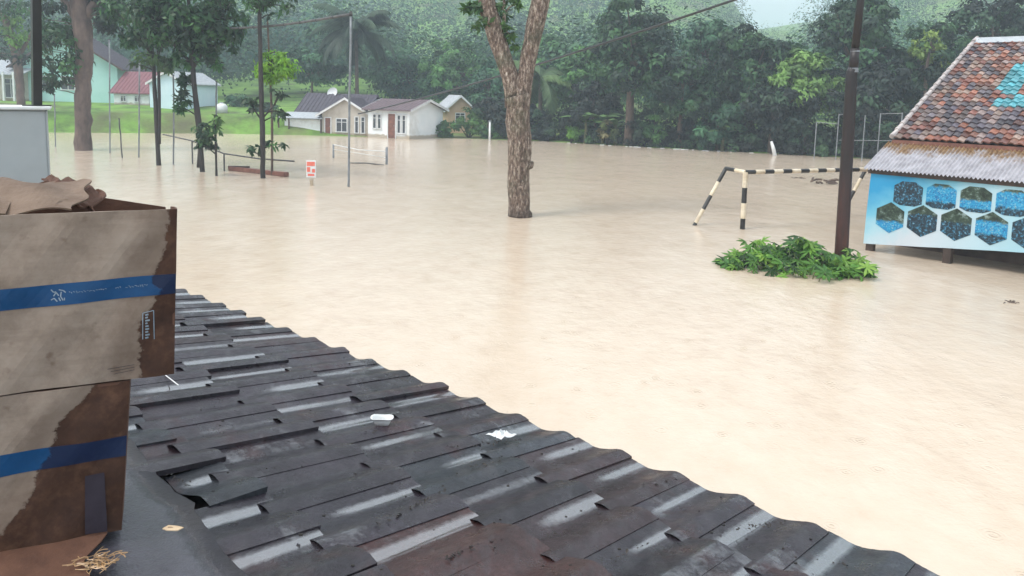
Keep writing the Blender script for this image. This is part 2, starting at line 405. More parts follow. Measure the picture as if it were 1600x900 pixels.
# ---- hill forest (far-off wood that reads as one mass)
def hill_forest():
    rg = np.random.default_rng(5); Ps = []; Ns = []; Cs = []; Ls = []
    cnt = 0
    base = np.array([GR['blue'][0], GR['mid'][0], GR['mid'][1], GR['dark'][1], GR['blue'][1], (.10, .22, .07)])
    while cnt < 1150:
        a = rg.uniform(-.78, .86); y = 56+54*rg.uniform(0, 1)**.8 if rg.random() < .36 else 105+300*rg.uniform(0, 1)**1.1; x = a*y
        if y-shoreY(x) < (6.5 if a > .02 else 13.5): continue
        if a < -.24 and y < 80: continue
        if .275 < a < .40 and y > 230: continue
        if abs(x+13.3) < 3.5 and y < 84: continue
        z = float(terr(x, y)); R_ = rg.uniform(2.0, 4.6)*(1+(y-60)/190); hgt = R_*rg.uniform(1.0, 1.7)
        if .26 < a < .37: R_ *= .7; hgt *= .6
        cnt += 1
        k = int(520*(80/y)**.35); d = rg.normal(size=(k, 3)); d[:, 2] = np.abs(d[:, 2])*.9-.15
        d /= np.linalg.norm(d, axis=1)[:, None]
        lump = 1+.18*np.sin(d[:, 0]*5+cnt)+.18*np.sin(d[:, 1]*6+cnt*2)+.12*np.sin(d[:, 2]*9+cnt*.7)
        p = d*np.array([R_, R_, hgt])*(lump*rg.uniform(.8, 1.02, k))[:, None]+np.array([x, y, z+R_*.9])
        Ps.append(p); Ns.append(d+np.array([0, 0, .4])); c = base[rg.integers(len(base))]*rg.uniform(.35, 1.3)*np.array([.66, .68, 1.0])  # last factor tints the blue of distance haze into the leaf colour
        Cs.append(np.tile(c, (k, 1))*rg.uniform(.9, 1.1, (k, 1))); Ls.append(np.full(k, .29*R_/2.6*(80/y)**.1))
    P = np.concatenate(Ps); L = np.concatenate(Ls)
    n = len(P); nn = np.concatenate(Ns)+.26*rg.normal(size=(n, 3)); nn /= np.linalg.norm(nn, axis=1)[:, None]
    q = rg.normal(size=(n, 3)); a_ = q-nn*np.sum(q*nn, 1)[:, None]; a_ /= np.linalg.norm(a_, axis=1)[:, None]; b_ = np.cross(nn, a_)
    l = L[:, None]
    v = np.stack([P-a_*l*.5, P+b_*l*.36, P+a_*l*.5, P-b_*l*.36], 1).reshape(-1, 3)
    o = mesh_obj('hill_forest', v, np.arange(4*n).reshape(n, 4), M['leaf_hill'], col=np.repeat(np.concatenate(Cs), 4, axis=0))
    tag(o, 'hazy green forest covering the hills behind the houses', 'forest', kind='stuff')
    print('hill leaves', n)
hill_forest()

# ---- undergrowth along shore
def shrub(label, px, off, top, hw, kind, n=14, nl=70, L=.22, grp='bushes along the far shore', cat='bush'):
    Y = shore_base(px, off); P = at(px, 200, Y); z0 = float(terr(P[0], P[1])); h = at(px, top, Y)[2]-z0; w = hw*Y/FPX
    rg = np.random.default_rng(sum(map(ord, label)))
    blobs = [(0, 0, h*.5, w*.7, w*.5, h*.45)]+[(rg.uniform(-.7, .7)*w, rg.uniform(-.3, .3)*w, h*rg.uniform(.25, .6), w*.4, w*.35, h*.32) for _ in range(4)]
    v, f, c, cc = crown_cloud(blobs, n, nl, L, L*.55, GR[kind] if isinstance(kind, str) else kind, rg=rg, cr=.4)
    v[:, 2] = np.maximum(v[:, 2], -.1)
    o = thing('bush', label, cat, (P[0], P[1], z0), 0, grp)
    mesh_obj('foliage', v, f, M['leaf_far'], o, col=c)
    mb = MB()
    for i in range(5):
        q = cc[i % len(cc)]; mb.tube([A3(rg.uniform(-.01, .01)*w, 0, -.1), (q*.5)*A3(1, 1, .9), q], [.05, .035, .012], 5)
    mb.build('stem', M['bark_dark'], o, smooth=True)
for a in [
 ('clipped green hedge bush right beside the white cottage wall', 700, .5, 186, 22, 'mid', 18, 90),
 ('loose light green bush in front of the small orange gabled house', 733, 1.0, 166, 30, [(.07, .17, .045), (.09, .2, .05)], 24, 90),
 ('low bush between the small gabled house and the thin white pipe', 765, .8, 185, 20, 'mid', 14, 80),
 ('dark low bush just right of the forked trunk by the water', 858, .5, 188, 26, 'deep', 16, 80),
 ('bright green spiky bush at the waterline left of the banana plants', 893, .15, 194, 17, [(.14, .3, .04), (.1, .24, .04)], 14, 80),
 ('bush with yellowish stems left of the tall rounded tree', 950, .2, 184, 20, [(.12, .16, .05), (.05, .1, .04), (.22, .2, .09)], 14, 80),
 ('green bush right of the trunk of the tall rounded tree', 1018, .3, 172, 24, 'mid', 18, 80),
 ('grey green bush with pale leaves farther right on the shore', 1108, .2, 190, 26, 'blue', 18, 80),
 ('dark bush beside the leaning white stem', 1160, .3, 196, 28, 'deep', 16, 80),
 ('dark bush between the leaning white stem and the rusty pole', 1255, .5, 190, 40, 'deep', 22, 80),
 ('shaded bush behind the thin metal posts right of the rusty pole', 1370, 1.2, 186, 44, 'deep', 24, 80),
 ('dark bush in the gap between cream house and grass bank', 415, 5.0, 158, 26, 'dark', 16, 80),
 ('grey green bush behind the water tank on the grass bank', 375, 8.0, 148, 34, 'blue', 18, 80),
 ]: shrub(*a)

def undergrowth():
    rg = np.random.default_rng(15); bl = []
    for px in np.arange(795, 1450, 9):
        for off, hh in ((rg.uniform(.6, 1.6), rg.uniform(.9, 1.9)), (rg.uniform(2.5, 5), rg.uniform(1.6, 3.2))):
            P = at(px+rg.uniform(-5, 5), 200, shore_base(px, off)); z = float(terr(P[0], P[1])); bl.append((P[0], P[1], z+hh*.45, rg.uniform(.5, 1.0), rg.uniform(.5, .9), hh*.55))
    v, f, c, cc = crown_cloud(bl, 560, 62, .3, .15, [(.015, .028, .02), (.022, .045, .028), (.03, .07, .035), (.05, .11, .045), (.02, .03, .024)], rg=rg, cr=.5)
    tag(mesh_obj('undergrowth', v, f, M['leaf_far'], col=c), 'dark tangled undergrowth along the far waterline below the trees', 'undergrowth', kind='stuff')
undergrowth()

# ---- banana plants
def banana(label, px, off, top, size, n=7):
    Y = shore_base(px, off); P = at(px, 200, Y); z0 = float(terr(P[0], P[1])); h = at(px, top, Y)[2]-z0
    rg = np.random.default_rng(sum(map(ord, label))); o = thing('banana_plant', label, 'banana plant', (P[0], P[1], z0), 0, 'banana plants on the far shore')
    mb = MB(); mb.tube([A3(0, 0, -.1), A3(.03, 0, h*.3), A3(0, 0, h*.55)], [.12, .1, .06], 8); mb.build('stem', weath_banana, o, smooth=True)
    mb = MB()
    for i in range(n):
        a = 2*math.pi*i/n+rg.uniform(-.3, .3); d = A3(math.cos(a), math.sin(a), 0); s = A3(-math.sin(a), math.cos(a), 0)
        L = size*rg.uniform(.8, 1.2); el = rg.uniform(.7, 1.3); base = A3(0, 0, h*rg.uniform(.4, .6)); col = np.array([.1, .2, .06])*rg.uniform(.7, 1.3)
        pts = []; 
        for k in range(8):
            t = k/7; pts.append(base+d*L*t*math.cos(el*(1-t*.9))+A3(0, 0, 1)*L*(t*math.sin(el)-.75*t*t*.9))
        v = []
        for k, p in enumerate(pts):
            w = .17*size*math.sin(math.pi*min(1, (k+.4)/7.6))**.6
            v += [p-s*w+A3(0, 0, -.3*w), p, p+s*w+A3(0, 0, -.3*w)]
        f = [(3*k+j, 3*k+j+1, 3*k+j+4, 3*k+j+3) for k in range(7) for j in (0, 1)]
        mb.add(v, f, 0, tuple(col))
    mb.build('leaves', M['leaf_far'], o, smooth=True, usecol=True)
weath_banana = weathered('banana_stem', (.12, .13, .05), (.22, .2, .09), .7, 4)
banana('broad leaved banana plant, leftmost of the clump beside the bright spiky bush', 915, .5, 158, 1.7)
banana('banana plant in the middle of the clump, with upright torn leaves', 942, .6, 148, 1.8)
banana('banana plant at the right of the clump, close to the tall rounded tree trunk', 962, .9, 170, 1.4)
banana('low banana plant hanging over the water farther right on the shore', 1130, .4, 185, 1.3)

# ---- palms
def palm(label, px, Y, cy, L, nfr, r=.16, cols=((.05, .095, .055), (.06, .115, .06)), hang=.9, seed=1, tl=None):
    rg = np.random.default_rng(seed); P = at(px, 200, Y); z0 = float(terr(P[0], P[1])); h = at(px, cy, Y)[2]-z0
    o = thing('coconut_palm', label, 'palm tree', (P[0], P[1], z0-.1))
    mb = MB(); mb.tube([A3(0, 0, 0), A3(.1, 0, h*.3), A3(.05, 0, h*.7), A3(0, 0, h)], [r*1.35, r*1.05, r*.9, r*.95], 10, jit=.05); mb.build('trunk', M['bark'], o, smooth=True)
    mb = MB()
    for i in range(nfr):
        a = 2*math.pi*i/nfr*2.618+rg.uniform(-.2, .2); el = rg.uniform(-.3, 1.35)
        d = A3(math.cos(a), math.sin(a), 0); s = A3(-math.sin(a), math.cos(a), 0); l = L*rg.uniform(.8, 1.1)
        K = 22; pts = []; p = A3(0, 0, h+.1); e = el
        for k in range(K):
            pts.append(p.copy()); p = p+(d*math.cos(e)+A3(0, 0, 1)*math.sin(e))*l/K; e -= hang*2.1/K*(.4+k/K)
        col = np.array(cols[rg.integers(len(cols))])*rg.uniform(.8, 1.25)
        mb.tube(pts, [.05*(1-k/K*.8) for k in range(K)], 4, 0, tuple(col*.9+.02), cap=False)
        for k in range(2, K):
            t = k/K; ll = L*.30*math.sin(math.pi*(.12+.84*t))**.7; tan = unit(pts[min(k+1, K-1)]-pts[k-1])
            for sg in (-1, 1):
                for q in (0, .5):
                    b = pts[k]-tan*q*l/K
                    dr = unit(s*sg*.85+tan*.5+A3(0, 0, -.55-.25*rg.random())); w = tan*.055*L/3
                    tip = b+dr*ll*rg.uniform(.85, 1.1)
                    mb.add([b-w, b+w, (b+tip)/2+w*.9+A3(0, 0, .04), tip, (b+tip)/2-w*.6], [(0, 1, 2, 3, 4)], 0, tuple(col))
    mb.build('crown', M['leaf_far'], o, usecol=True)
    return o
palm('tall hazy coconut palm behind the dark roofed houses', 556, 66, 50, 4.3, 28, seed=3, cols=((.035, .06, .04), (.045, .085, .045)))
palm('small coconut palm with drooping yellowish fronds right of the forked trunk', 842, shore_base(842, 3), 122, 3.6, 16, cols=((.1, .17, .055), (.2, .22, .09), (.07, .13, .05)), seed=9, hang=1.1)

# =================================================================== HOUSES beyond the flood
def house(name, label, O, th, w, d, hw, rise, wallm, roofm, gable='side', over=.25, openings=(), side_open=(), ridge=None, cat='house', z0=None, frames='frame_white', trim=None):
    """O: front-left base corner; local x along front, y depth, front faces -y.
    gable 'side': ridge runs along x; 'front': ridge runs along y (gable faces the camera)."""
    o = thing(name, label, cat, (O[0], O[1], O[2]), th)
    mb = MB(); b = -.6
    if gable == 'side':
        pr = [A3(0, 0, b), A3(0, d, b), A3(0, d, hw), A3(0, d/2, hw+rise), A3(0, 0, hw)]
        mb.prism(pr, (w, 0, 0))
    else:
        pr = [A3(0, 0, b), A3(w, 0, b), A3(w, 0, hw), A3(w/2, 0, hw+rise), A3(0, 0, hw)]
        mb.prism(pr, (0, d, 0))
    mb.build('wall', wallm, o)
    t = .08
    mb = MB()
    if gable == 'side':
        sl_ = rise/(d/2); y0 = -over; z_ = hw-sl_*over
        for sgn in (0, 1):
            Yf = (lambda y: y) if sgn == 0 else (lambda y: d-y)
            mb.prism([A3(-over, Yf(y0), z_+.02), A3(-over, Yf(d/2), hw+rise+.02), A3(-over, Yf(d/2), hw+rise+.02+t), A3(-over, Yf(y0), z_+.02+t)], (w+2*over, 0, 0))
            nr = int((w+2*over)/.28)
            for k in range(nr+1):
                x = -over+k*(w+2*over)/nr
                mb.tube([A3(x, Yf(y0), z_+.02+t), A3(x, Yf(d/2), hw+rise+.02+t)], .035, 5)
    else:
        sl_ = rise/(w/2); x0 = -over; z_ = hw-sl_*over
        for sgn in (0, 1):
            Xf = (lambda x: x) if sgn == 0 else (lambda x: w-x)
            mb.prism([A3(Xf(x0), -over, z_+.02), A3(Xf(w/2), -over, hw+rise+.02), A3(Xf(w/2), -over, hw+rise+.02+t), A3(Xf(x0), -over, z_+.02+t)], (0, d+2*over, 0))
            nr = int((d+2*over)/.28)
            for k in range(nr+1):
                y = -over+k*(d+2*over)/nr
                mb.tube([A3(Xf(x0), y, z_+.02+t), A3(Xf(w/2), y, hw+rise+.02+t)], .035, 5)
    rf = mb.build('roof', roofm, o)
    if trim is not None:
        mb = MB(); tm = .13
        if gable == 'side':
            for x in (-over-.03, w+over):
                for q in ((-over, hw-sl_*over), (d+over, hw-sl_*over)):
                    mb = MB(); mb.prism([A3(x, q[0], q[1]-.04), A3(x, d/2, hw+rise-.04), A3(x, d/2, hw+rise+tm), A3(x, q[0], q[1]+tm)], (.03, 0, 0)); mb.build('bargeboard', trim, rf)
        else:
            for y in (-over-.03, d+over):
                for q in ((-over, hw-sl_*over), (w+over, hw-sl_*over)):
                    mb = MB(); mb.prism([A3(q[0], y, q[1]-.04), A3(w/2, y, hw+rise-.04), A3(w/2, y, hw+rise+tm), A3(q[0], y, q[1]+tm)], (0, .03, 0)); mb.build('bargeboard', trim, rf)
    for (kind, x, z, ww, hh) in openings: opening(o, kind, A3(x, 0, z), A3(1, 0, 0), A3(0, -1, 0), ww, hh, frames)
    for (kind, y, z, ww, hh) in side_open: opening(o, kind, A3(w, y, z), A3(0, 1, 0), A3(1, 0, 0), ww, hh, frames)
    return o
def opening(o, kind, p, ax, nrm, ww, hh, frames='frame_white'):
    ax3 = [ax, nrm, A3(0, 0, 1)]; fw = .06
    c = p+ax*ww/2+A3(0, 0, hh/2)
    mb = MB()
    for s_ in (-1, 1): mb.box(c+ax*s_*(ww/2-fw/2)+nrm*.02, (fw, .08, hh), ax3)
    mb.box(c+A3(0, 0, hh/2-fw/2)+nrm*.02, (ww-2*fw, .08, fw), ax3)
    if kind == 'door':
        d = MB(); d.box(c+nrm*.01-A3(0, 0, .01), (ww-2*fw-.01, .05, hh-fw), ax3)
        for s_ in (-.25, .22): d.box(c+nrm*.045+A3(0, 0, s_*hh), (ww*.55, .02, hh*.32), ax3)
        do = d.build('door', M['brown_wood'], o)
        mb.build('door_frame', M['frame_white'], do)
        k = MB(); k.tube([c+ax*ww*.3+nrm*.05, c+ax*ww*.3+nrm*.1], .025, 6); k.build('handle', M['roof_grey'], do)
    else:
        mb.box(c-A3(0, 0, hh/2-fw/2)+nrm*.035, (ww+.04, .11, fw), ax3)
        if kind == 'window2': mb.box(c+nrm*.02, (fw*.7, .08, hh-2*fw), ax3)
        if kind in ('window2', 'window'): mb.box(c+nrm*.018+A3(0, 0, hh*.22), (ww-2*fw, .05, .035), ax3)
        wo = mb.build('window', M[frames], o)
        g = MB(); g.box(c+nrm*.004, (ww-2*fw, .012, hh-2*fw), ax3); g.build('pane', M['glass'], wo)

for k_ in ('white_wall', 'cream_wall'):
    n = M[k_].node_tree; b = n.nodes['Principled BSDF']; src = b.inputs['Base Color'].links[0].from_socket
    tc = N(n, 'ShaderNodeTexCoord'); sx = N(n, 'ShaderNodeSeparateXYZ'); n.links.new(tc.outputs['Object'], sx.inputs[0])
    z = mth(n, 'ADD', sx.outputs[2], mth(n, 'MULTIPLY', noise(n, 2.5, 5).outputs[0], -.3))
    n.links.new(mixc(n, ramp(n, z, [(.02, .8), (.12, 0)]), src, (.34, .27, .18)), b.inputs['Base Color'])
# white cottage (front and right gable visible)
L0 = G(575, 214); th = math.radians(-28)
house('white_cottage', 'small white cottage with brown door and mauve roof standing in the flood edge', (L0[0], L0[1], 0), th, 3.55, 4.1, 1.98, .62, M['white_wall'], M['roof_mauve'], 'side', .32,
      openings=(('window', .42, .6, .36, 1.05), ('window', .84, .6, .36, 1.05), ('door', 1.72, .0, .72, 1.75), ('window', 2.52, .35, .34, 1.3), ('window', 2.94, .35, .34, 1.3)), trim=M['frame_white'])
# gabled porch house left of it
L1 = G(500, 212); 
house('gabled_house', 'cream house with pointed gable porch between the dark roof and the white cottage', (L1[0], L1[1]+.6, 0), math.radians(-4), 3.45, 4.6, 1.55, 1.05, M['cream_wall'], M['roof_dark'], 'front', .35,
      openings=(('door', .18, 0, .5, 1.3), ('window2', 1.0, .25, .85, 1.0), ('window', 2.35, .2, .32, 1.2), ('window', 2.8, .2, .32, 1.2)), trim=M['frame_white'])
L2 = G(452, 211)
dh = house('dark_roofed_house', 'low cream house with wide dark purple grey roof left of the gabled porch', (L2[0]-.1, L2[1]+3.0, 0), math.radians(-3), 4.9, 5.5, 1.6, 1.25, M['cream_wall'], M['roof_dark'], 'side', .3,
      openings=(('window2', .7, .5, .9, .8), ('window2', 2.6, .5, .9, .8)))
mb = MB(); mb.prism([A3(-.8, -2.4, 1.15), A3(-.8, -.3, 1.5), A3(-.8, -.3, 1.56), A3(-.8, -2.4, 1.21)], (3.2, 0, 0)); mb.build('lean_to_roof', M['roof_grey'], dh)
mb = MB(); mb.box((0.9, -2.0, .45), (2.6, .12, 1.3)); mb.build('lean_to_wall', M['white_wall'], dh)
for x in (-.75, .0, 2.3): mb = MB(); mb.box((x, -2.3, .45), (.09, .09, 1.35)); mb.build('lean_to_post', M['dark_wood'], dh)
# annex with pale roof between
L3 = G(560, 212); 
house('flat_grey_roofed_shed', 'grey roofed shed squeezed behind the gabled porch and the white cottage', (L3[0]-.4, L3[1]+3.2, 0), math.radians(-4), 2.6, 3.2, 1.75, .75, M['cream_wall'], M['roof_grey'], 'side', .25, openings=(('window2', .8, .4, .8, 1.0),), cat='shed')
L4 = G(700, 214)
house('orange_house', 'small house with pale orange gable half hidden by bushes right of the white cottage', (L4[0]-.4, L4[1]+4, .1), math.radians(14), 2.0, 5.0, 1.95, .9,
      weathered('orange_wall', (.5, .33, .2), (.62, .45, .3), .85, 1), M['roof_grey'], 'front', .35, openings=(('window2', .6, .8, .8, .8),), trim=M['frame_white'])
# left buildings on the bank
def bankpt(px, Y): P = at(px, 150, Y); return P[0], P[1], float(terr(P[0], P[1]))
X = bankpt(38, 61)
house('mint_green_hall', 'large mint green hall with broad gable behind the thick left trunk', (X[0], X[1], X[2]-.1), math.radians(2), 7.3, 2.6, 3.1, 2.2, M['mint_wall'], M['roof_dark'], 'front', .8,
      openings=(('window2', .9, 1.0, 1.1, 1.1), ('window2', 2.9, 1.0, 1.1, 1.1)), cat='hall', trim=M['dark_wood'])
X = bankpt(178, 59)
house('red_roofed_house', 'small white house with faded red roof on the grass bank', (X[0], X[1], X[2]-.1), math.radians(-3), 2.75, 4.5, 1.05, 1.5, M['white_wall'], M['roof_red'], 'side', .25,
      openings=(('window2', .5, .3, .5, .5), ('window2', 1.6, .3, .5, .5)))
X = bankpt(234, 57.5)
house('pale_blue_gable_house', 'pale blue windowless gable house right of the red roof behind the twin thin trunks', (X[0], X[1], X[2]-.1), math.radians(-6), 2.75, 5, 1.9, .8, M['blue_wall'], M['roof_grey'], 'front', .2, trim=M['frame_white'])
X = bankpt(-60, 60)
ch = house('cream_porch_house', 'cream porch building with dark openings at the far left edge', (X[0], X[1], X[2]-.1), 0, 4.6, 6, 2.2, 1.0, M['cream_wall'], M['roof_grey'], 'side', .5,
      openings=(('window2', 3.4, .3, 1.0, 1.5),), side_open=())
for x in (2.6, 3.6, 4.4): mb = MB(); mb.box((x, -.45, .8), (.14, .14, 3.0)); mb.build('porch_post', M['frame_white'], ch)

# white water tank + dish
P = bankpt(346, 57)
o = thing('water_tank', 'small white rounded water tank low on the grass bank left of the dark roofed house', 'water tank', (P[0], P[1], P[2]))
mb = MB(); mb.tube([A3(0, 0, 0), A3(0, 0, .45), A3(0, 0, .62), A3(0, 0, .7)], [.42, .42, .3, .08], 16); mb.build('tank_body', M['frame_white'], o, smooth=True)
mb = MB(); mb.tube([A3(0, 0, .7), A3(0, 0, .78)], [.13, .12], 12); mb.build('lid', M['roof_grey'], o)
P = at(521, 150, float(L2[1])+5.6)
o = thing('satellite_dish', 'round white satellite dish on the ridge of the dark roofed house', 'satellite dish', (P[0], P[1], P[2]-.35))
mb = MB(); mb.tube([A3(0, 0, -.4), A3(0, 0, .5)], .03, 6); mb.build('mast', M['roof_grey'], o)
mb = MB(); prof = [(0, .0), (.18, .03), (.32, .1), (.42, .2)]; v = []; f = []
dn = unit(A3(-.3, -1, .5)); da = unit(np.cross(dn, A3(0, 0, 1))); db = np.cross(dn, da)
for r_, q in prof:
    for k in range(14): v.append(A3(0, 0, .55)+dn*q+(da*math.cos(k*math.pi/7)+db*math.sin(k*math.pi/7))*max(r_, .002))
for i in range(3):
    for k in range(14): f.append((i*14+k, i*14+(k+1) % 14, (i+1)*14+(k+1) % 14, (i+1)*14+k))
b_ = len(v); v += [p-dn*.02 for p in v]; f += [tuple(b_+i for i in reversed(q)) for q in f[:42]]
mb.add(v, f); mb.build('reflector', M['frame_white'], o, smooth=True)

# =================================================================== TREES STANDING IN THE FLOOD (left)
def near_tree(label, Y, trunks, blobs, L=.26, kind='near', group=None, cat='tree', barkm='bark_dark', nleaf=26, seed=2, jit=.06, base_z=None, droop=.5, thick=1.0, name='tree', lw=.42, trunk_smooth=True, cr=.33):
    rg = np.random.default_rng(seed); px0, py0, _ = trunks[0][0]
    B = at(px0, py0, Y); zb = -.4 if base_z is None else base_z
    o = thing(name, label, cat, (B[0], B[1], zb), 0, group); O = A3(B[0], B[1], zb)
    mb = MB(); tp = []
    for tr in trunks:
        pts = []; rad = []
        for (x, y, w, *dy) in tr:
            pts.append(at(x, y, Y+(dy[0] if dy else 0))-O); rad.append(w/2*Y/FPX)
        if tr is trunks[0] and base_z is None: pts = [pts[0]*A3(1, 1, 0)]+pts; rad = [rad[0]*1.1]+rad
        P2 = [];R2 = []
        for i in range(len(pts)-1):
            k = max(2, int(np.linalg.norm(pts[i+1]-pts[i])/.35))
            for j in range(k):
                t = j/k; P2.append(pts[i]*(1-t)+pts[i+1]*t+rg.normal(size=3)*rad[i]*.055); R2.append((rad[i]*(1-t)+rad[i+1]*t)*rg.uniform(.93, 1.07))
        P2.append(pts[-1]); R2.append(rad[-1]); mb.tube(P2, R2, 12, jit=jit); tp += P2
    tp = np.array(tp)
    Vs = []; Fs = []; Cs = []; b = 0
    for (x, y, rx, ry, nc, *ex) in blobs:
        kd = ex[0] if ex else kind; dy = ex[1] if len(ex) > 1 else 0
        c = at(x, y, Y+dy)-O; sx = rx*Y/FPX; sz = ry*Y/FPX
        v, f, cl, cc = crown_cloud([(c[0], c[1], c[2], sx, sx*.9*thick, sz)], nc, nleaf, L, L*lw, GR[kd] if isinstance(kd, str) else kd, cr=cr, droop=droop, rg=rg)
        Vs.append(v); Fs.append(f+b); Cs.append(cl); b += len(v)
        for q in cc[::2]:
            dd = np.linalg.norm(tp-q, axis=1)+.8*np.maximum(0, tp[:, 2]-q[2]+.2); s0 = tp[int(np.argmin(dd))]
            mid = (s0+q)/2+A3(0, 0, .05); mb.tube([s0, mid, q], [.03, .02, .008], 5)
    mb.build('trunk', M[barkm] if isinstance(barkm, str) else barkm, o, smooth=trunk_smooth)
    if Vs: mesh_obj('crown', np.concatenate(Vs), np.concatenate(Fs), M['leaf'], o, col=np.concatenate(Cs))
    return o
def wetband(mat, z0=.4, z1=.75):
    n = mat.node_tree; b = n.nodes['Principled BSDF']; l = b.inputs['Base Color'].links[0]; src = l.from_socket
    tc = N(n, 'ShaderNodeTexCoord'); sx = N(n, 'ShaderNodeSeparateXYZ'); n.links.new(tc.outputs['Object'], sx.inputs[0])
    z = mth(n, 'ADD', sx.outputs[2], mth(n, 'MULTIPLY', noise(n, 4, 4).outputs[0], -.25))
    f = ramp(n, mth(n, 'MULTIPLY', z, 1.0), [(z0-.12, .75), (z1-.12, 0)])
    n.links.new(mixc(n, f, src, (.035, .022, .014)), b.inputs['Base Color'])
def lichen_bark():
    m, n, b = nodes('mottled_lichen_bark')
    t = noise(n, 13, 7, .75, mapscale=(1.25, 1.25, .42)); t2 = noise(n, 1.7, 4, .6); v = N(n, 'ShaderNodeTexVoronoi'); v.inputs['Scale'].default_value = 17
    tc = N(n, 'ShaderNodeTexCoord'); mp = N(n, 'ShaderNodeMapping'); mp.inputs['Scale'].default_value = (1, 1, .55); n.links.new(tc.outputs['Object'], mp.inputs[0]); n.links.new(mp.outputs[0], v.inputs['Vector'])
    c = ramp(n, t.outputs[0], [(.36, (.05, .032, .024)), (.5, (.17, .115, .085)), (.62, (.46, .38, .31)), (.72, (.72, .65, .56))])
    c = mixc(n, ramp(n, v.outputs['Distance'], [(.1, .65), (.3, 0)]), c, (.035, .024, .018))
    c = mixc(n, ramp(n, t2.outputs[0], [(.5, 0), (.7, .55)]), c, (.06, .075, .035))
    n.links.new(c, b.inputs['Base Color']); b.inputs['Roughness'].default_value = .8
    h = mth(n, 'ADD', t.outputs[0], mth(n, 'MULTIPLY', v.outputs['Distance'], .8)); bump(n, b, h, 1.0, .06); return m
BK = lichen_bark(); wetband(BK)
CT = G(812, 338)[1]
near_tree('thick forked trunk with mottled bark rising from the flood in the centre', CT,
  [[(812, 339, 34), (811, 240, 35), (809, 165, 38), (808, 150, 42)],
   [(806, 165, 30), (797, 118, 27), (776, 60, 27), (762, 10, 26), (750, -60, 22), (735, -150, 14)],
   [(812, 165, 30), (822, 110, 24), (830, 70, 26), (843, 10, 28), (856, -60, 24), (880, -150, 14)],
   [(786, 80, 6), (788, 20, 5), (787, -20, 4)], [(820, 262, 16), (829, 258, 13), (831, 252, 7)], [(810, 150, 30), (812, 143, 32), (815, 136, 20)], [(812, 345, 40), (812, 336, 36), (811, 322, 33)]],
  [(768, 28, 30, 24, 9, [(.06, .13, .03), (.04, .1, .03)]), (798, 60, 14, 14, 4, [(.06, .13, .03), (.03, .08, .02)]), (730, 6, 18, 10, 4, [(.07, .15, .04)]), (805, -2, 16, 10, 3, [(.06, .13, .03)]),
   (735, -190, 90, 60, 26), (890, -200, 90, 60, 26), (810, -240, 90, 50, 18)],
  L=.22, barkm=BK, seed=4, nleaf=22, jit=.05, thick=.8)
BK2 = weathered('brown_smooth_bark', (.07, .05, .042), (.17, .12, .10), .8, 4, .5, .015, mapscale=(1, 1, .4), dirt=(.06, .05, .045))
FT = 'trees standing in the flood on the left'
near_tree('thick straight brown trunk with dark crown before the mint green hall', 37.2,
  [[(130, 235, 25), (130, 150, 24), (131, 80, 24), (128, 30, 28), (124, -10, 26), (118, -60, 20)], [(128, 35, 16), (152, 0, 13), (170, -50, 9)], [(126, 40, 14), (100, 0, 10), (70, -50, 7)]],
  [(180, 30, 24, 20, 9, 'near'), (95, 95, 42, 40, 24, 'near'), (88, 45, 36, 28, 14, 'near'), (150, 25, 28, 30, 10, 'deep'), (75, -10, 50, 25, 14, 'deep'), (160, -40, 60, 36, 18, 'deep'), (80, 130, 14, 10, 4, 'deep')],
  L=.34, barkm=BK2, seed=5, group=FT, nleaf=34)
near_tree('twin thin dark trunks side by side in front of the red roof', 31,
  [[(248, 258, 7), (245, 200, 7), (241, 130, 6), (240, 90, 5)], [(249, 225, 5), (249, 150, 5), (247, 90, 4)]],
  [(228, 92, 30, 12, 7, [(.07, .14, .04), (.05, .1, .03)]), (258, 100, 16, 10, 4, [(.06, .12, .04)]), (232, 55, 30, 24, 14), (205, 20, 38, 30, 20)],
  L=.3, seed=6, group=FT)
near_tree('leaning slender tree with the widest dark crown left of the black stem', 29,
  [[(316, 268, 8), (312, 215, 8), (303, 130, 8), (299, 70, 7), (296, 20, 6), (292, -40, 4)], [(310, 262, 6), (314, 200, 5), (306, 140, 4)], [(300, 110, 5), (330, 60, 4), (350, 20, 3)], [(301, 100, 5), (262, 60, 4), (232, 20, 3)]],
  [(275, 35, 50, 38, 38), (315, 45, 48, 42, 34), (348, 25, 32, 38, 22), (240, 18, 46, 36, 30), (300, -25, 90, 34, 36), (360, 62, 16, 20, 7), (282, 105, 18, 24, 8), (332, 92, 17, 22, 8), (290, 150, 14, 10, 4), (283, 165, 8, 6, 2), (205, 55, 18, 15, 6)],
  L=.3, seed=8, group=FT, nleaf=30)
near_tree('small leafy sapling half sunk beside the foot of the leaning slender tree', 27.8,
  [[(338, 262, 3.5), (337, 220, 3), (335, 180, 2)]],
  [(328, 206, 22, 20, 12, [(.02, .055, .02), (.04, .1, .03)]), (340, 190, 10, 9, 4, [(.1, .2, .05)]), (322, 224, 14, 8, 4)], L=.26, seed=10, group=FT, nleaf=18)
near_tree('young tree with straight black stem and drooping sprays above the floating plank', 27.4,
  [[(411, 280, 8), (410, 200, 8), (407, 110, 7), (406, 30, 6), (405, -50, 5)], [(410, 190, 3), (395, 168, 2)], [(410, 185, 3), (428, 165, 2)]],
  [(390, -5, 38, 18, 14), (424, 8, 30, 22, 14), (440, -8, 26, 14, 8), (398, 160, 18, 10, 4, [(.03, .06, .03)]), (430, 172, 20, 12, 4, [(.03, .06, .03)]), (398, 232, 14, 6, 2, 'near'), (428, 222, 18, 7, 3, 'near'), (428, 145, 14, 7, 3, [(.03, .06, .03)])],
  L=.25, seed=12, group=FT, nleaf=16)
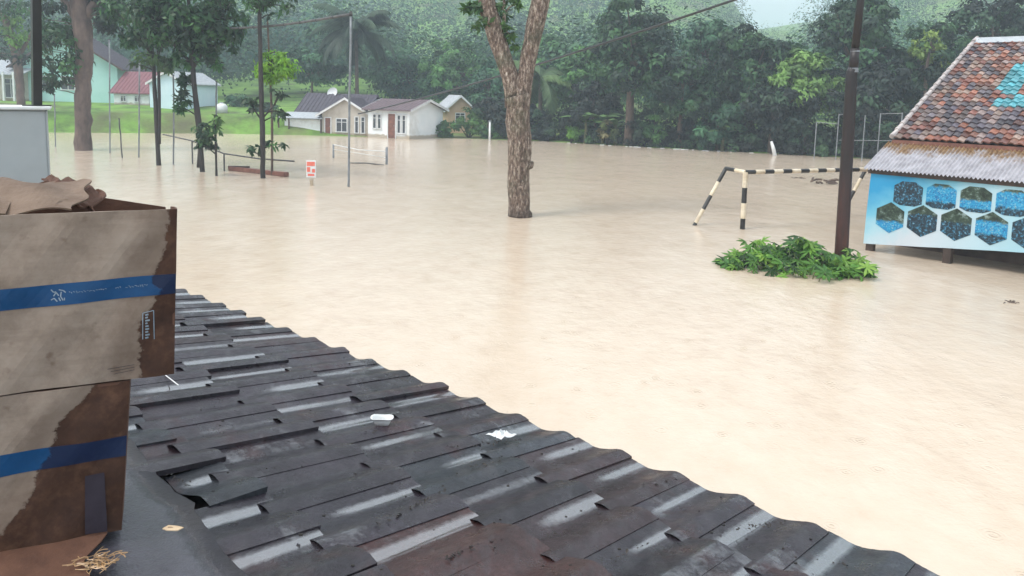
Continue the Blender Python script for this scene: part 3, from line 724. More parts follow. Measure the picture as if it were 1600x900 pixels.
near_tree('slim sapling with one round bright lime green crown beside the black stem', 28.4,
  [[(425, 262, 4), (425, 180, 4), (422, 120, 3), (418, 30, 2.5)]],
  [(432, 104, 29, 23, 40, 'lime'), (414, 112, 14, 13, 12, 'lime'), (440, 95, 18, 13, 12, 'lime')], L=.19, seed=14, group=FT, nleaf=34, barkm='bark')
Yb = 51
near_tree('grey trunk with light green leaves on the bank behind the white wall', Yb,
  [[(33, 168, 12), (31, 130, 12), (27, 95, 13), (18, 60, 12), (5, 20, 8)], [(28, 90, 7), (45, 60, 5), (60, 30, 4)]],
  [(20, 42, 26, 18, 10, [(.13, .26, .05), (.1, .2, .05)]), (30, 62, 22, 12, 7, [(.13, .27, .05)]), (78, 55, 22, 12, 7, [(.1, .2, .05)]), (8, 8, 44, 20, 14, 'near'), (20, 85, 36, 12, 7, 'deep'), (-30, 40, 40, 50, 16, 'near')],
  L=.36, seed=16, base_z=float(terr(*at(33, 168, Yb)[:2]))-.1, barkm=BK2)

# =================================================================== POSTS, CABLES, GOALS, SIGN, DEBRIS
M['steel'] = weathered('galvanised_steel', (.13, .14, .15), (.25, .27, .29), .5, 4, .2, .002)
M['dark_pole'] = weathered('dark_bamboo', (.05, .05, .05), (.12, .12, .12), .7, 5, .3, .003)
M['cable'] = weathered('black_cable', (.012, .013, .014), (.03, .03, .03), .5, 5)
def post(label, px, py, ptop, pxt, w, name='thin_post', cat='post', mat='steel', group='thin posts in the flood on the left', Y=None):
    B = G(px, py) if Y is None else at(px, py, Y); T = at(pxt, ptop, B[1]); o = thing(name, label, cat, (B[0], B[1], -.6), 0, group)
    r = .72*w/2*B[1]/FPX; mb = MB(); T = T-A3(B[0], B[1], -.6); B0 = A3(0, 0, 0)
    n = 7; mb.tube([B0*(1-i/n)+T*(i/n)+A3(rnd.gauss(0, 1), rnd.gauss(0, 1), 0)*r*.2 for i in range(n+1)], r, 8)
    mb.build('shaft', M[mat], o, smooth=True)
    m2 = MB(); m2.tube([T, T+A3(0, 0, r*1.2)], [r*1.25, r*1.1], 8); m2.build('cap', M['dark_pole'], o)
    return o
post('thin grey post closest to the white wall, leftmost in the water', 86, 229, 148, 85, 2.6)
post('thin tall post between the thick brown trunk and the short crooked stick', 171, 239, 62, 171, 3)
post('short crooked stick right of the thick brown trunk', 192, 247, 186, 186, 3, mat='dark_pole')
post('thin tall post crossing the red roof, left of the twin trunks', 216, 246, 96, 218, 3.4)
post('thin post in front of the pale blue gable house, right of the twin trunks', 271, 257, 118, 271, 3.6)
post('thin post right of the leaning slender tree, beside the leafy sapling', 337, 266, 128, 338, 3.6)
nt_ = post('tall thin grey mast standing alone left of the far white goal', 544, 292, 20, 548, 5, name='net_mast', cat='mast', group=None)
def cable(label, a, b_, sag, w, name='cable', cat='cable', n=24):
    pts = [a*(1-t)+b_*t-A3(0, 0, 4*sag*t*(1-t)) for t in np.linspace(0, 1, n)]; mb = MB(); mb.tube(pts, w, 6)
    return tag(mb.build(name, M['cable'], smooth=True), label, cat)
o = thing('overhead_pole', 'long dark bamboo pole between the mast top and the leaning slender tree', 'bamboo pole', at(548, 22, 25.5))
mb = MB(); a = A3(0, 0, 0); e_ = at(330, 45, 29)-at(548, 22, 25.5); k = 9
mb.tube([a*(1-i/k)+e_*(i/k)-A3(0, 0, .12*math.sin(math.pi*i/k)) for i in range(k+1)], [.045-.001*i for i in range(k+1)], 8); mb.build('shaft', M['dark_pole'], o, smooth=True)
mb = MB(); mb.tube([a-A3(0.04, 0, 0), a+A3(.05, 0, .0)], .07, 8)
mb.build('joint', M['cable'], o)
for i in range(1, 9): mb = MB(); p_ = a*(1-i/9)+e_*(i/9)-A3(0, 0, .12*math.sin(math.pi*i/9)); d_ = unit(e_)*.02; mb.tube([p_-d_, p_+d_], .052, 8); mb.build('joint', M['cable'], o)
# low handrail at the waterline
o = thing('low_rail', 'low dark rail just above the water behind the leaning slender tree', 'rail', at(262, 212, 34))
O = at(262, 212, 34); mb = MB(); mb.tube([at(255, 210, 35)-O, at(300, 220, 32)-O, at(350, 240, 29.5)-O, at(405, 248, 28.6)-O, at(460, 252, 28.2)-O], .03, 8); mb.build('bar', M['dark_pole'], o, smooth=True)
mb = MB()
for x, y, Yq in ((300, 220, 32), (350, 240, 29.5)):
    mb = MB(); p = at(x, y, Yq)-O; mb.tube([p, A3(p[0], p[1], -O[2]-.3)], .03, 6); mb.build('support', M['dark_pole'], o)
# main diagonal cable behind the central tree
cable('long black cable rising from the white cottage past the forked trunk', at(560, 178, 53), at(1170, -8, 26), .25, .045)

# floating plank
P = G(404, 270); o = thing('floating_plank', 'long brown plank lying half sunk at the foot of the black stemmed sapling', 'plank', P)
a_, b__ = G(360, 266)-P, G(448, 276)-P; d_ = unit(b__-a_); n_ = A3(-d_[1], d_[0], 0)
mb = MB(); mb.box((a_+b__)/2+A3(0, 0, .08), (np.linalg.norm(b__-a_), .24, .16), [d_, n_, A3(0, 0, 1)], bev=.02); mb.build('board', M['brown_wood'], o)
mb = MB(); mb.box((a_*.85+b__*.15)+A3(0, .05, .16), (1.1, .14, .08), [unit(d_+A3(0, .06, .05)), n_, A3(0, 0, 1)], bev=.015); mb.build('offcut', M['dark_wood'], o)

# little red and white sign on a post
P = G(487, 290); o = thing('warning_sign', 'small red and white sign board on a stub post, standing alone in the water', 'sign', P)
k = P[1]/FPX
mb = MB(); mb.box((0, 0, .12), (.1, .08, .75)); mb.build('post', M['cream_wall'], o)
mb = MB(); mb.box((0, -.06, 29*k*.5+.26), (15*k, .03, 27*k), bev=.006); bd = mb.build('board', M['frame_white'], o)
M['sign_red'] = weathered('faded_red_paint', (.62, .1, .07), (.72, .2, .14), .6, 8)
mb = MB(); cz = 29*k*.5+.26
mb.box((-.005, -.079, cz+.17), (.27, .006, .14)); mb.box((-.08, -.079, cz-.02), (.11, .006, .16)); mb.box((.085, -.079, cz-.06), (.1, .006, .12)); mb.box((0, -.079, cz-.2), (.22, .006, .07))
mb.build('red_marking', M['sign_red'], bd)

# far small goal
o = thing('far_goal', 'faint white goal sunk to its crossbar beyond the thin mast', 'goal', G(605, 257)); O = G(605, 257)
p1, p2 = G(604, 257)-O, G(521, 247)-O; h1 = at(605, 230, O[1])[2]; 
mb = MB(); mb.tube([p1-A3(0, 0, .5), p1+A3(0, 0, h1)], .055, 8); mb.build('goal_post', M['steel'], o, smooth=True)
mb = MB(); mb.tube([p2-A3(0, 0, .5), p2+A3(0, 0, .66)], .045, 8); mb.build('goal_post', M['steel'], o, smooth=True)
mb = MB(); mb.tube([p2+A3(0, 0, .64), (p1+p2)/2+A3(0, 0, .52), p1+A3(0, 0, .58)], .02, 6); mb.tube([p2+A3(0, 0, .42), p1+A3(0, 0, .3)], .012, 5)
mb.build('crossbar', M['frame_white'], o, smooth=True)
mb = MB(); q1, q2 = G(545, 255)-O, G(600, 258)-O; mb.tube([q1+A3(0, 0, .01), (q1+q2)/2+A3(0, 0, .05), q2], .03, 6); mb.build('ground_bar', M['dark_pole'], o)

# near goal, black and white
def stripes(mb, a, b_, r, L, ph=0):
    n = max(1, int(round(np.linalg.norm(b_-a)/L)))
    for i in range(n): mb.tube([a+(b_-a)*i/n, a+(b_-a)*(i+1)/n], r, 10, mi=(i+ph) % 2)
GP = G(1160, 358); O = GP.copy(); ht = at(1165, 269, GP[1])[2]
M['black_paint'] = weathered('black_paint', (.012, .012, .012), (.03, .03, .03), .45, 6)
M['yellow_white'] = weathered('old_cream_paint', (.62, .52, .36), (.75, .68, .55), .5, 5, dirt=(.3, .2, .12))
gl = thing('football_goal', 'black and cream striped goal frame leaning in the flood beside the rusty pole', 'goal', GP)
ux, uy = A3(.914, .406, 0), A3(-.406, .914, 0); T0 = at(1165, 269, GP[1])-O; T1 = T0+ux*5.0
SM = [M['black_paint'], M['yellow_white']]
BS = G(1085, 352)-O; TR = T0+uy*.75+A3(0, 0, .02); W_ = A3(0, 0, -.5)
def part_str(name, a, b_, r, L, ph=0): q = MB(); stripes(q, a, b_, r, L, ph); return q.build(name, SM, gl, smooth=False)
part_str('goal_post', T0*-.35+A3(0, 0, 0), T0, .062, .42, 1); part_str('goal_post', A3(*(T1[:2]), -.5), T1, .062, .42)
part_str('crossbar', T0, T1, .055, .29, 0)
part_str('side_bar', T0, TR, .05, .4, 1); part_str('side_bar', T1, T1+uy*.75, .05, .4, 1)
st = (BS-TR); part_str('back_stay', TR, TR+st*1.2, .05, .42, 0); part_str('back_stay', T1+uy*.75, T1+uy*.75+st*1.2, .05, .42, 0)

# metal net frame on the far shore at the right
Yf = 46; B = at(1276, 245, 44); o = thing('ball_fence', 'grey metal ball fence posts between the rusty pole and the tiled house', 'fence', (B[0], B[1], 0))
def pf(x, y, Y): return at(x, y, Y)-A3(B[0], B[1], 0)
for (x, yt, Yq) in ((1276, 190, 44), (1311, 178, 43.4), (1352, 180, 43), (1376, 177, 42.6), (1410, 176, 42)):
    t = pf(x, yt, Yq); q = MB(); q.tube([A3(t[0], t[1], -.5), t], .03, 6); q.build('upright', M['steel'], o)
q = MB()
for (a, b_) in (((1311, 179, 43.4), (1330, 178, 43.2)), ((1376, 178, 42.6), (1410, 177, 42)), ((1311, 219, 43.4), (1410, 220, 42)), ((1276, 191, 44), (1311, 194, 43.4))): q.tube([pf(*a), pf(*b_)], .018, 6)
q.build('rail', M['steel'], o)
tp_ = G(1212, 243); o = thing('leaning_stem', 'short leaning bare white stem at the waterline under the darkest trees', 'tree stem', (tp_[0], tp_[1], 0))
q = MB(); t = at(1205, 221, tp_[1])-A3(tp_[0], tp_[1], 0); q.tube([A3(.05, 0, -.4), t*.5, t], [.13, .11, .08], 8, jit=.1); q.build('stem', M['frame_white'], o, smooth=True)
q = MB(); q.tube([t*.7, t*.7+A3(-.25, 0, .3)], [.04, .02], 6); q.build('branch', M['bark'], o)
p = at(765, 216, 53); o = thing('white_pipe', 'thin upright white pipe at the water edge left of the forked trunk', 'pipe', (p[0], p[1], 0)); hh = at(764, 190, 53)[2]
q = MB(); q.tube([A3(0, 0, -.4), A3(0, 0, hh)], .07, 8); q.build('shaft', M['frame_white'], o, smooth=True)
q = MB(); q.tube([A3(0, 0, hh), A3(0, 0, hh+.08)], .1, 8); q.build('cap', M['steel'], o)

# rusty pole
def rust_mat():
    m, n, b = nodes('rusty_black_steel')
    t = noise(n, 3, 6, .7, mapscale=(3, 3, .6)); tc = N(n, 'ShaderNodeTexCoord'); sx = N(n, 'ShaderNodeSeparateXYZ'); n.links.new(tc.outputs['Object'], sx.inputs[0])
    low = ramp(n, mth(n, 'MULTIPLY', sx.outputs[2], .25), [(.25, .95), (.62, .25), (1.0, .12)])
    c = ramp(n, t.outputs[0], [(.3, (.02, .012, .011)), (.55, (.06, .018, .013)), (.75, (.11, .035, .02))])
    c = mixc(n, low, (.008, .008, .009), c); n.links.new(c, b.inputs['Base Color']); b.inputs['Roughness'].default_value = .5
    bump(n, b, noise(n, 30, 4).outputs[0], .3, .004); return m
RB = G(1318, 422); YP = RB[1]; o = thing('street_pole', 'tall rusty telescopic steel pole rising out of the floating green plant', 'pole', (RB[0], RB[1], -.5)); O = A3(RB[0], RB[1], -.5)
RM = rust_mat(); k = YP/FPX
q = MB(); q.tube([at(1317, 460, YP)-O]+[at(1318+(335-y)*.058, y, YP)-O for y in range(400, 107, -24)]+[at(1333, 109, YP)-O], [10.5*k-(i*.18*k) for i in range(15)], 16); q.build('lower_shaft', RM, o, smooth=True)
q = MB(); q.tube([at(1333, 110, YP)-O, at(1336, 76, YP)-O], 7*k, 14); q.build('middle_shaft', RM, o, smooth=True)
q = MB(); q.tube([at(1336, 78, YP)-O, at(1345, 0, YP)-O, at(1356, -110, YP)-O], [6*k, 5.5*k, 5*k], 14); q.build('upper_shaft', RM, o, smooth=True)
q = MB(); q.tube([at(1332.8, 113, YP)-O, at(1333.1, 106, YP)-O], [8.4*k, 7.6*k], 14); q.build('collar', M['steel'], o)
q = MB(); q.tube([at(1335.8, 81, YP)-O, at(1336.2, 77, YP)-O], [7.3*k, 6.6*k], 14); q.build('collar', M['steel'], o)

# floating leafy plant round the pole foot
def papaya_leaf(c, nrm, d, s, rg):
    nrm = unit(nrm); d = unit(d-nrm*(d@nrm)); e = np.cross(nrm, d); pts = [c]; 
    for i in range(7):
        a = math.radians(-138+i*46); l = s*(1-.22*abs(i-3)/3)*rg.uniform(.85, 1.1)
        for da, k in ((-14, .62), (0, 1.0), (14, .62)):
            aa = a+math.radians(da); pts.append(c+(d*math.cos(aa)+e*math.sin(aa))*l*k-nrm*l*k*.22*(1 if da else 1.5))
        a2 = a+math.radians(23)
        if i < 6: pts.append(c+(d*math.cos(a2)+e*math.sin(a2))*l*.33)
    n = len(pts)-1; return pts, [(0, i, i+1) for i in range(1, n)]
PB = G(1245, 425); o = thing('floating_plant', 'bushy green leafy plant top floating around the foot of the rusty pole', 'plant', (PB[0], PB[1], 0)); O = A3(PB[0], PB[1], 0)
rg = np.random.default_rng(21); mb = MB(); ms = MB()
for i in range(250):
    t = rg.uniform(-1, 1); d2 = rg.normal()*.36*(1-.35*t*t)
    px = 1246+t*114; py = 421+t*7
    hmax = ((1-abs(t)**2.2)*.62+.1)*(.8+.25*math.sin(t*9+1))
    B0 = G(px, py)-O+A3(rg.normal()*.08, d2*1.15, 0); z = rg.uniform(.03, 1)**.8*hmax*max(.25, 1-abs(d2)*.75)+.02
    c = B0+A3(0, 0, z); nr = A3(rg.normal()*.5, rg.normal()*.5-.35, 1.0); dd = rg.normal(size=3)
    k_ = [(.09, .22, .035), (.055, .15, .03), (.17, .34, .05), (.03, .08, .02), (.25, .42, .08)][rg.choice(5, p=[.3, .25, .2, .17, .08])]
    v, f = papaya_leaf(c, nr, dd, rg.uniform(.14, .28), rg); mb.add(v, f, 0, tuple(np.array(k_)*rg.uniform(.8, 1.2)))
    if i % 3 == 0:
        r0 = A3(c[0]*.82, c[1]*.7, -.12); ms.tube([r0, (r0+c)/2+A3(0, 0, .06), c], [.014, .01, .006], 5)
mb.build('leaves', M['leaf'], o, usecol=True); ms.build('stem', weathered('green_stem', (.08, .12, .04), (.2, .22, .1), .6, 8), o, smooth=True)

# floating bits of debris
for lab, px, py, s in (('small dark twig floating alone in the near right water', 1578, 473, .09), ('brown clump of debris drifting between goal and tiled house', 1290, 288, .5), ('little dark clump floating inside the goal frame', 1248, 279, .16)):
    P = G(px, py); o = thing('floating_debris', lab, 'debris', P); q = MB()
    for i in range(9):
        a = A3(rnd.uniform(-1, 1)*s*1.4, rnd.uniform(-1, 1)*s*.6, rnd.uniform(0, .25)*s); b_ = a+A3(rnd.uniform(-1, 1), rnd.uniform(-1, 1)*.6, rnd.uniform(-.1, .3))*s; q.tube([a, (a+b_)/2+A3(0, 0, .1*s), b_], s*.08, 5)
    q.build('twigs', M['bark'], o)
    q = MB(); q.add([A3(0, 0, .15*s), A3(s*.6, .1*s, .35*s), A3(s, 0, .1*s), A3(s*.5, -.2*s, .05*s)], [(0, 1, 2, 3)]); q.build('dead_leaf', M['dark_wood'], o)
# =================================================================== TILED HOUSE AT THE RIGHT
B0 = G(1357, 390); eu = unit(A3(.67, -.742, 0)); ev = unit(A3(.742, .67, 0)); ez = A3(0, 0, 1)
th_ = thing('tiled_house', 'flooded house with patchy red and grey tiled roof, tin awning and turquoise painted tiles', 'house', (B0[0], B0[1], 0))
HL = 6.5
def hp(u_, v_, z_): return eu*u_+ev*v_+ez*z_
# roof tiles
tile_mat = colattr('old_clay_tile', .42, 9, .55, bs=.4, bd=.006)
Vt, Zt, Ve, Ze = 5.62, 4.88, .86, 2.44
sl = unit(hp(0, Vt-Ve, Zt-Ze)); nn = unit(np.cross(eu, sl)); nn = nn if nn[2] > 0 else -nn
Ls = math.hypot(Vt-Ve, Zt-Ze); wT, lT = .16, .205; nc, nr = int(HL/wT), int(Ls/lT)+1
def rc(x, y):
    P0 = B0+hp(0, Ve, Ze); P = onplane(x, y, P0, nn)-P0; return P@eu, P@sl
poly1 = [rc(*q) for q in ((1549, 155), (1604, 150), (1640, 160), (1600, 170), (1551, 169))]
poly2 = [rc(*q) for q in ((1558, 147), (1585, 103), (1640, 84), (1640, 112), (1604, 122), (1582, 148))]
def inpoly(p, poly):
    c = False; n = len(poly)
    for i in range(n):
        a, b_ = poly[i], poly[(i+1) % n]
        if (a[1] > p[1]) != (b_[1] > p[1]) and p[0] < (b_[0]-a[0])*(p[1]-a[1])/(b_[1]-a[1])+a[0]: c = not c
    return c
rg = np.random.default_rng(33); ph = rg.uniform(0, 6, 6)
mb = MB(); pal = [(.42, .17, .11), (.5, .25, .18), (.3, .12, .09), (.36, .27, .25), (.2, .17, .19), (.13, .11, .14), (.46, .33, .27)]
K = 7
for r_ in range(nr):
    for c_ in range(nc):
        u0 = c_*wT; s0 = r_*lT; mx_ = u0+wT/2; my_ = s0+lT/2
        g_ = math.sin(mx_*1.3+ph[0]+my_*.6)+math.sin(my_*1.7-mx_*.7+ph[1])+rg.normal()*.9
        w_ = [0, 1, 2, 6] if g_ > .3 else ([3, 4, 0, 6] if g_ > -.6 else [4, 5, 3, 2]); col = np.array(pal[w_[rg.integers(4)]])*rg.uniform(.28, .95)
        if inpoly((mx_, my_), poly1) or inpoly((mx_, my_), poly2):
            col = np.array((.11, .40, .46))*rg.uniform(.6, 1.2)
        jx, js, jz = rg.normal()*.006, rg.normal()*.008, abs(rg.normal())*.006
        v = []
        for e in (0, 1):
            for i in range(K):
                t = i/(K-1); pr = .028*math.sin(math.pi*min(1, t*1.55))**1.0 if t < .645 else -.012*math.sin(math.pi*(t-.645)/.355)
                uu = u0+t*wT*1.06+jx; ss = s0+e*lT*1.12+js-(.012*math.sin(math.pi*t) if e == 0 else 0); zz = .035*(1-e)+pr+jz
                v.append(B0*0+hp(0, Ve, Ze)+eu*uu+sl*ss+nn*zz)
        for i in range(K):     # front lip
            v.append(v[i]-nn*.03)
        f = [(i, i+1, K+i+1, K+i) for i in range(K-1)]+[(2*K+i, 2*K+i+1, i+1, i) for i in range(K-1)]
        mb.add(v, f, 0, tuple(col))
roof = mb.build('roof_tiles', tile_mat, th_, usecol=True)
mb = MB()      # deck under the tiles and rear slope
dk = hp(-.02, Ve, Ze)-nn*.05
mb.prism([dk, dk+sl*Ls, dk+sl*Ls-nn*.04, dk-nn*.04], eu*(HL+.04)); mb.prism([hp(-.02, Vt, Zt-.03), hp(-.02, Vt+4.8, Ze), hp(-.02, Vt+4.8, Ze-.06), hp(-.02, Vt, Zt-.1)], eu*(HL+.04)); mb.build('roof_deck', M['dark_wood'], th_)
mb = MB()
for i in range(19):
    s0 = i*.29; mb.tube([dk+nn*.1+sl*s0-eu*.02, dk+nn*.085+sl*(s0+.32)-eu*.02], [.06, .045], 8, jit=.05)
mb.build('verge_tiles', weathered('mortared_verge', (.28, .25, .25), (.55, .5, .48), .7, 5, .4, .01), th_)
mb = MB(); rd = hp(-.05, Vt+.02, Zt+.06); mb.prism([rd-ev*.2-ez*.1, rd+ez*.05, rd+ev*.2-ez*.1, rd+ev*.16-ez*.12, rd+ez*.02, rd-ev*.16-ez*.12], eu*(HL+.1)); mb.build('ridge_cap', M['roof_grey'], th_)
# walls, fascia
mb = MB(); mb.prism([hp(.15, 1.05, -.8), hp(.15, 9.6, -.8), hp(.15, 9.6, 2.3), hp(.15, Vt, 4.7), hp(.15, 1.05, 2.36)], eu*(HL-.3)); mb.build('wall', weathered('damp_brown_wall', (.1, .06, .05), (.2, .13, .1), .85, 2, .2, .005, dirt=(.05, .035, .03)), th_)
mb = MB(); mb.prism([hp(-.03, Ve-.01, Ze-.19), hp(-.03, Ve+.03, Ze-.19), hp(-.03, Ve+.03, Ze-.03), hp(-.03, Ve-.01, Ze-.03)], eu*(HL+.06)); mb.build('fascia', M['brown_wood'], th_)
# tin awning
def tin_mat():
    m, n, b = nodes('corrugated_tin'); a = N(n, 'ShaderNodeAttribute', attribute_name='Col'); sp = N(n, 'ShaderNodeSeparateColor'); n.links.new(a.outputs['Color'], sp.inputs[0])
    t = noise(n, 4, 6, .7); f = mth(n, 'ADD', sp.outputs[0], mth(n, 'MULTIPLY', mth(n, 'SUBTRACT', t.outputs[0], .5), 1.3))
    rustc = ramp(n, noise(n, 14, 5).outputs[0], [(.3, (.12, .06, .03)), (.7, (.36, .24, .12))]); tin = ramp(n, noise(n, 5, 5).outputs[0], [(.3, (.28, .27, .29)), (.7, (.48, .47, .5))])
    n.links.new(mixc(n, ramp(n, f, [(.6, 0), (.85, 1)]), tin, rustc), b.inputs['Base Color']); b.inputs['Roughness'].default_value = .45; b.inputs['Metallic'].default_value = .25
    return m
nu = int((HL+.1)/.078*8); v = []; cl = []
for e in range(5):
    for i in range(nu+1):
        u_ = -.12+i*.078/8; t = e/4; v.append(hp(u_, -.3+t*(Ve+.34), 1.80+t*.56+.02*math.cos(2*math.pi*i/8))); cl.append((t, t, t))
f = [(e*(nu+1)+i, e*(nu+1)+i+1, (e+1)*(nu+1)+i+1, (e+1)*(nu+1)+i) for e in range(4) for i in range(nu)]
mesh_obj('awning', v, f, tin_mat(), th_, smooth=True, col=cl)
mb = MB(); mb.prism([hp(-.06, -.2, 1.70), hp(-.06, -.14, 1.70), hp(-.06, -.14, 1.79), hp(-.06, -.2, 1.79)], eu*(HL)); 
for i in range(8): mb.prism([hp(.0+i*.9, -.24, 1.74), hp(.0+i*.9, Ve, 2.27), hp(.0+i*.9, Ve, 2.33), hp(.0+i*.9, -.24, 1.79)], eu*.05)
mb.build('awning_frame', M['dark_wood'], th_)
for u_ in (0.06, 1.62, 3.3, 5.0):
    mb = MB(); mb.box(hp(u_, -.05, .45), (.15, .15, 2.55), [eu, ev, ez]); mb.build('porch_post', M['dark_wood'], th_)
# banner
bn = thing('banner', 'pale turquoise banner printed with hexagonal group photos hanging under the tin awning', 'banner', tuple(B0+hp(0, -.17, 0)))
def ban_mat():
    m, n, b = nodes('banner_cloth'); tc = N(n, 'ShaderNodeTexCoord'); sx = N(n, 'ShaderNodeSeparateXYZ'); n.links.new(tc.outputs['UV'], sx.inputs[0])
    f = mth(n, 'ADD', mth(n, 'MULTIPLY', sx.outputs[1], .9), mth(n, 'MULTIPLY', noise(n, 2.2, 4).outputs[0], .5))
    f = mth(n, 'SUBTRACT', f, mth(n, 'MULTIPLY', sx.outputs[0], 2.0))
    f = mth(n, 'MAXIMUM', f, mth(n, 'SUBTRACT', mth(n, 'MULTIPLY', sx.outputs[0], .9), .05))
    c = ramp(n, f, [(.1, (.55, .61, .66)), (.34, (.36, .57, .65)), (.6, (.15, .45, .60)), (.9, (.02, .28, .52))]); n.links.new(c, b.inputs['Base Color']); b.inputs['Roughness'].default_value = .55; return m
def bz0(u_): return .15+.105*u_ if u_ < 3.3 else .5
nU, nZ = 60, 14; BW = HL-.4; v = []; uv = []
def bsurf(u_, t):
    z0, z1 = bz0(u_), 1.72; z = z0+(z1-z0)*t; return u_, -.018*math.sin(u_*2.3+t*2)-.01*math.sin(u_*7+t*3)*(1-t), z
for j in range(nZ+1):
    for i in range(nU+1):
        u_ = .0+BW*i/nU; a, b_, z = bsurf(u_, j/nZ); a -= .05*(1-j/nZ)*(1-i/nU)**8; v.append(hp(a, b_, z)); uv.append((i/nU, j/nZ))
f = [(j*(nU+1)+i, j*(nU+1)+i+1, (j+1)*(nU+1)+i+1, (j+1)*(nU+1)+i) for j in range(nZ) for i in range(nU)]
cl = mesh_obj('cloth', v, f, ban_mat(), bn, smooth=True); L_ = cl.data.uv_layers.new(name='UVMap')
for lp in cl.data.loops: L_.data[lp.index].uv = uv[lp.vertex_index]
def hex_mat():
    m, n, b = nodes('printed_photo'); tc = N(n, 'ShaderNodeTexCoord'); oi = N(n, 'ShaderNodeObjectInfo'); sx = N(n, 'ShaderNodeSeparateXYZ'); n.links.new(tc.outputs['Object'], sx.inputs[0])
    va = N(n, 'ShaderNodeVectorMath', operation='ADD'); n.links.new(tc.outputs['Object'], va.inputs[0]); n.links.new(oi.outputs['Location'], va.inputs[1])
    n1 = noise(n, 9, 6, .7, va.outputs[0]); n2 = noise(n, 24, 3, .6, va.outputs[0]); vo = N(n, 'ShaderNodeTexVoronoi'); vo.inputs['Scale'].default_value = 38; n.links.new(va.outputs[0], vo.inputs['Vector'])
    trees = ramp(n, n1.outputs[0], [(.38, (.006, .014, .01)), (.54, (.04, .07, .045)), (.7, (.3, .4, .4))])
    sv = N(n, 'ShaderNodeSeparateColor'); n.links.new(vo.outputs['Color'], sv.inputs[0])
    n3 = noise(n, 34, 3, .75, va.outputs[0]); crowd = ramp(n, mth(n, 'ADD', mth(n, 'MULTIPLY', sv.outputs[0], .6), mth(n, 'MULTIPLY', mth(n, 'SUBTRACT', n3.outputs[0], .3), 1.0)), [(.0, (.006, .05, .14)), (.25, (.01, .17, .4)), (.5, (.015, .27, .5)), (.72, (.04, .34, .55)), (.86, (.3, .45, .5)), (.93, (.01, .015, .03))])
    dark = ramp(n, n2.outputs[0], [(.4, (.005, .012, .022)), (.55, (.02, .06, .09)), (.64, (.04, .22, .38)), (.72, (.3, .4, .42))])
    wob = mth(n, 'ADD', sx.outputs[2], mth(n, 'MULTIPLY', mth(n, 'SUBTRACT', n1.outputs[0], .5), .25))
    k1 = ramp(n, mth(n, 'ADD', mth(n, 'ADD', wob, .5), mth(n, 'MULTIPLY', mth(n, 'SINE', mth(n, 'MULTIPLY', oi.outputs['Random'], 47.0)), .14)), [(.54, 0), (.58, 1)])           # upper part trees
    off = mth(n, 'MULTIPLY', mth(n, 'SUBTRACT', oi.outputs['Random'], .62), .8)
    k2 = ramp(n, mth(n, 'ADD', mth(n, 'ADD', wob, .5), off), [(.36, 1), (.40, 0)])
    c = mixc(n, k1, crowd, trees); c = mixc(n, k2, c, dark); n.links.new(c, b.inputs['Base Color']); b.inputs['Roughness'].default_value = .5; return m
HM = hex_mat(); hw, hh = .285, .33
P0b = B0+hp(0, -.17, 0); pr_ = onplane(1391, 340, P0b, ev)-P0b; u0, zz0 = pr_@eu, pr_[2]
pr2 = onplane(1549, 356, P0b, ev)-P0b; stepu = (pr2@eu-u0)/3; stepz = (pr2[2]-zz0)/3
for row in (0, 1):
    for k in range(8):
        uc = u0+(k+.5*row)*stepu; zc = zz0+(k+.5*row)*stepz*.7+row*.555; sc = stepu/.63
        if uc > BW-.35: continue
        pts = [(0, hh), (hw*.98, hh*.5), (hw*.98, -hh*.5), (0, -hh), (-hw*.98, -hh*.5), (-hw*.98, hh*.5)]
        if row: pts = [(-hw*.45, hh*.72), (hw*.45, hh*.72), (hw*.98, hh*.42), (hw*.98, -hh*.62), (hw*.5, -hh*.8), (-hw*.5, -hh*.8), (-hw*.98, -hh*.62), (-hw*.98, hh*.42)]
        vv = []; n_ = len(pts); c0 = A3(uc, 0, zc)
        # fan with subdivided ring so the print follows the cloth
        def bp(u_, z_):
            t = (z_-bz0(u_))/(1.72-bz0(u_)); _, b_, _ = bsurf(u_, t); return hp(u_-uc, b_-.006, z_-zc)
        vv.append(bp(uc, zc)); 
        for s_ in (.5, 1.0):
            for i in range(n_):
                for q in (0, .5):
                    a = pts[i]; b_ = pts[(i+1) % n_]; x = a[0]*(1-q)+b_[0]*q; z = a[1]*(1-q)+b_[1]*q; vv.append(bp(uc+x*s_*sc, zc+z*s_*sc))
        R_ = 2*n_; ff = [(0, 1+i, 1+(i+1) % R_) for i in range(R_)]+[(1+i, 1+R_+i, 1+R_+(i+1) % R_, 1+(i+1) % R_) for i in range(R_)]
        ho = mesh_obj('photo_print', vv, ff, HM, bn, loc=tuple(hp(uc, 0, zc)))

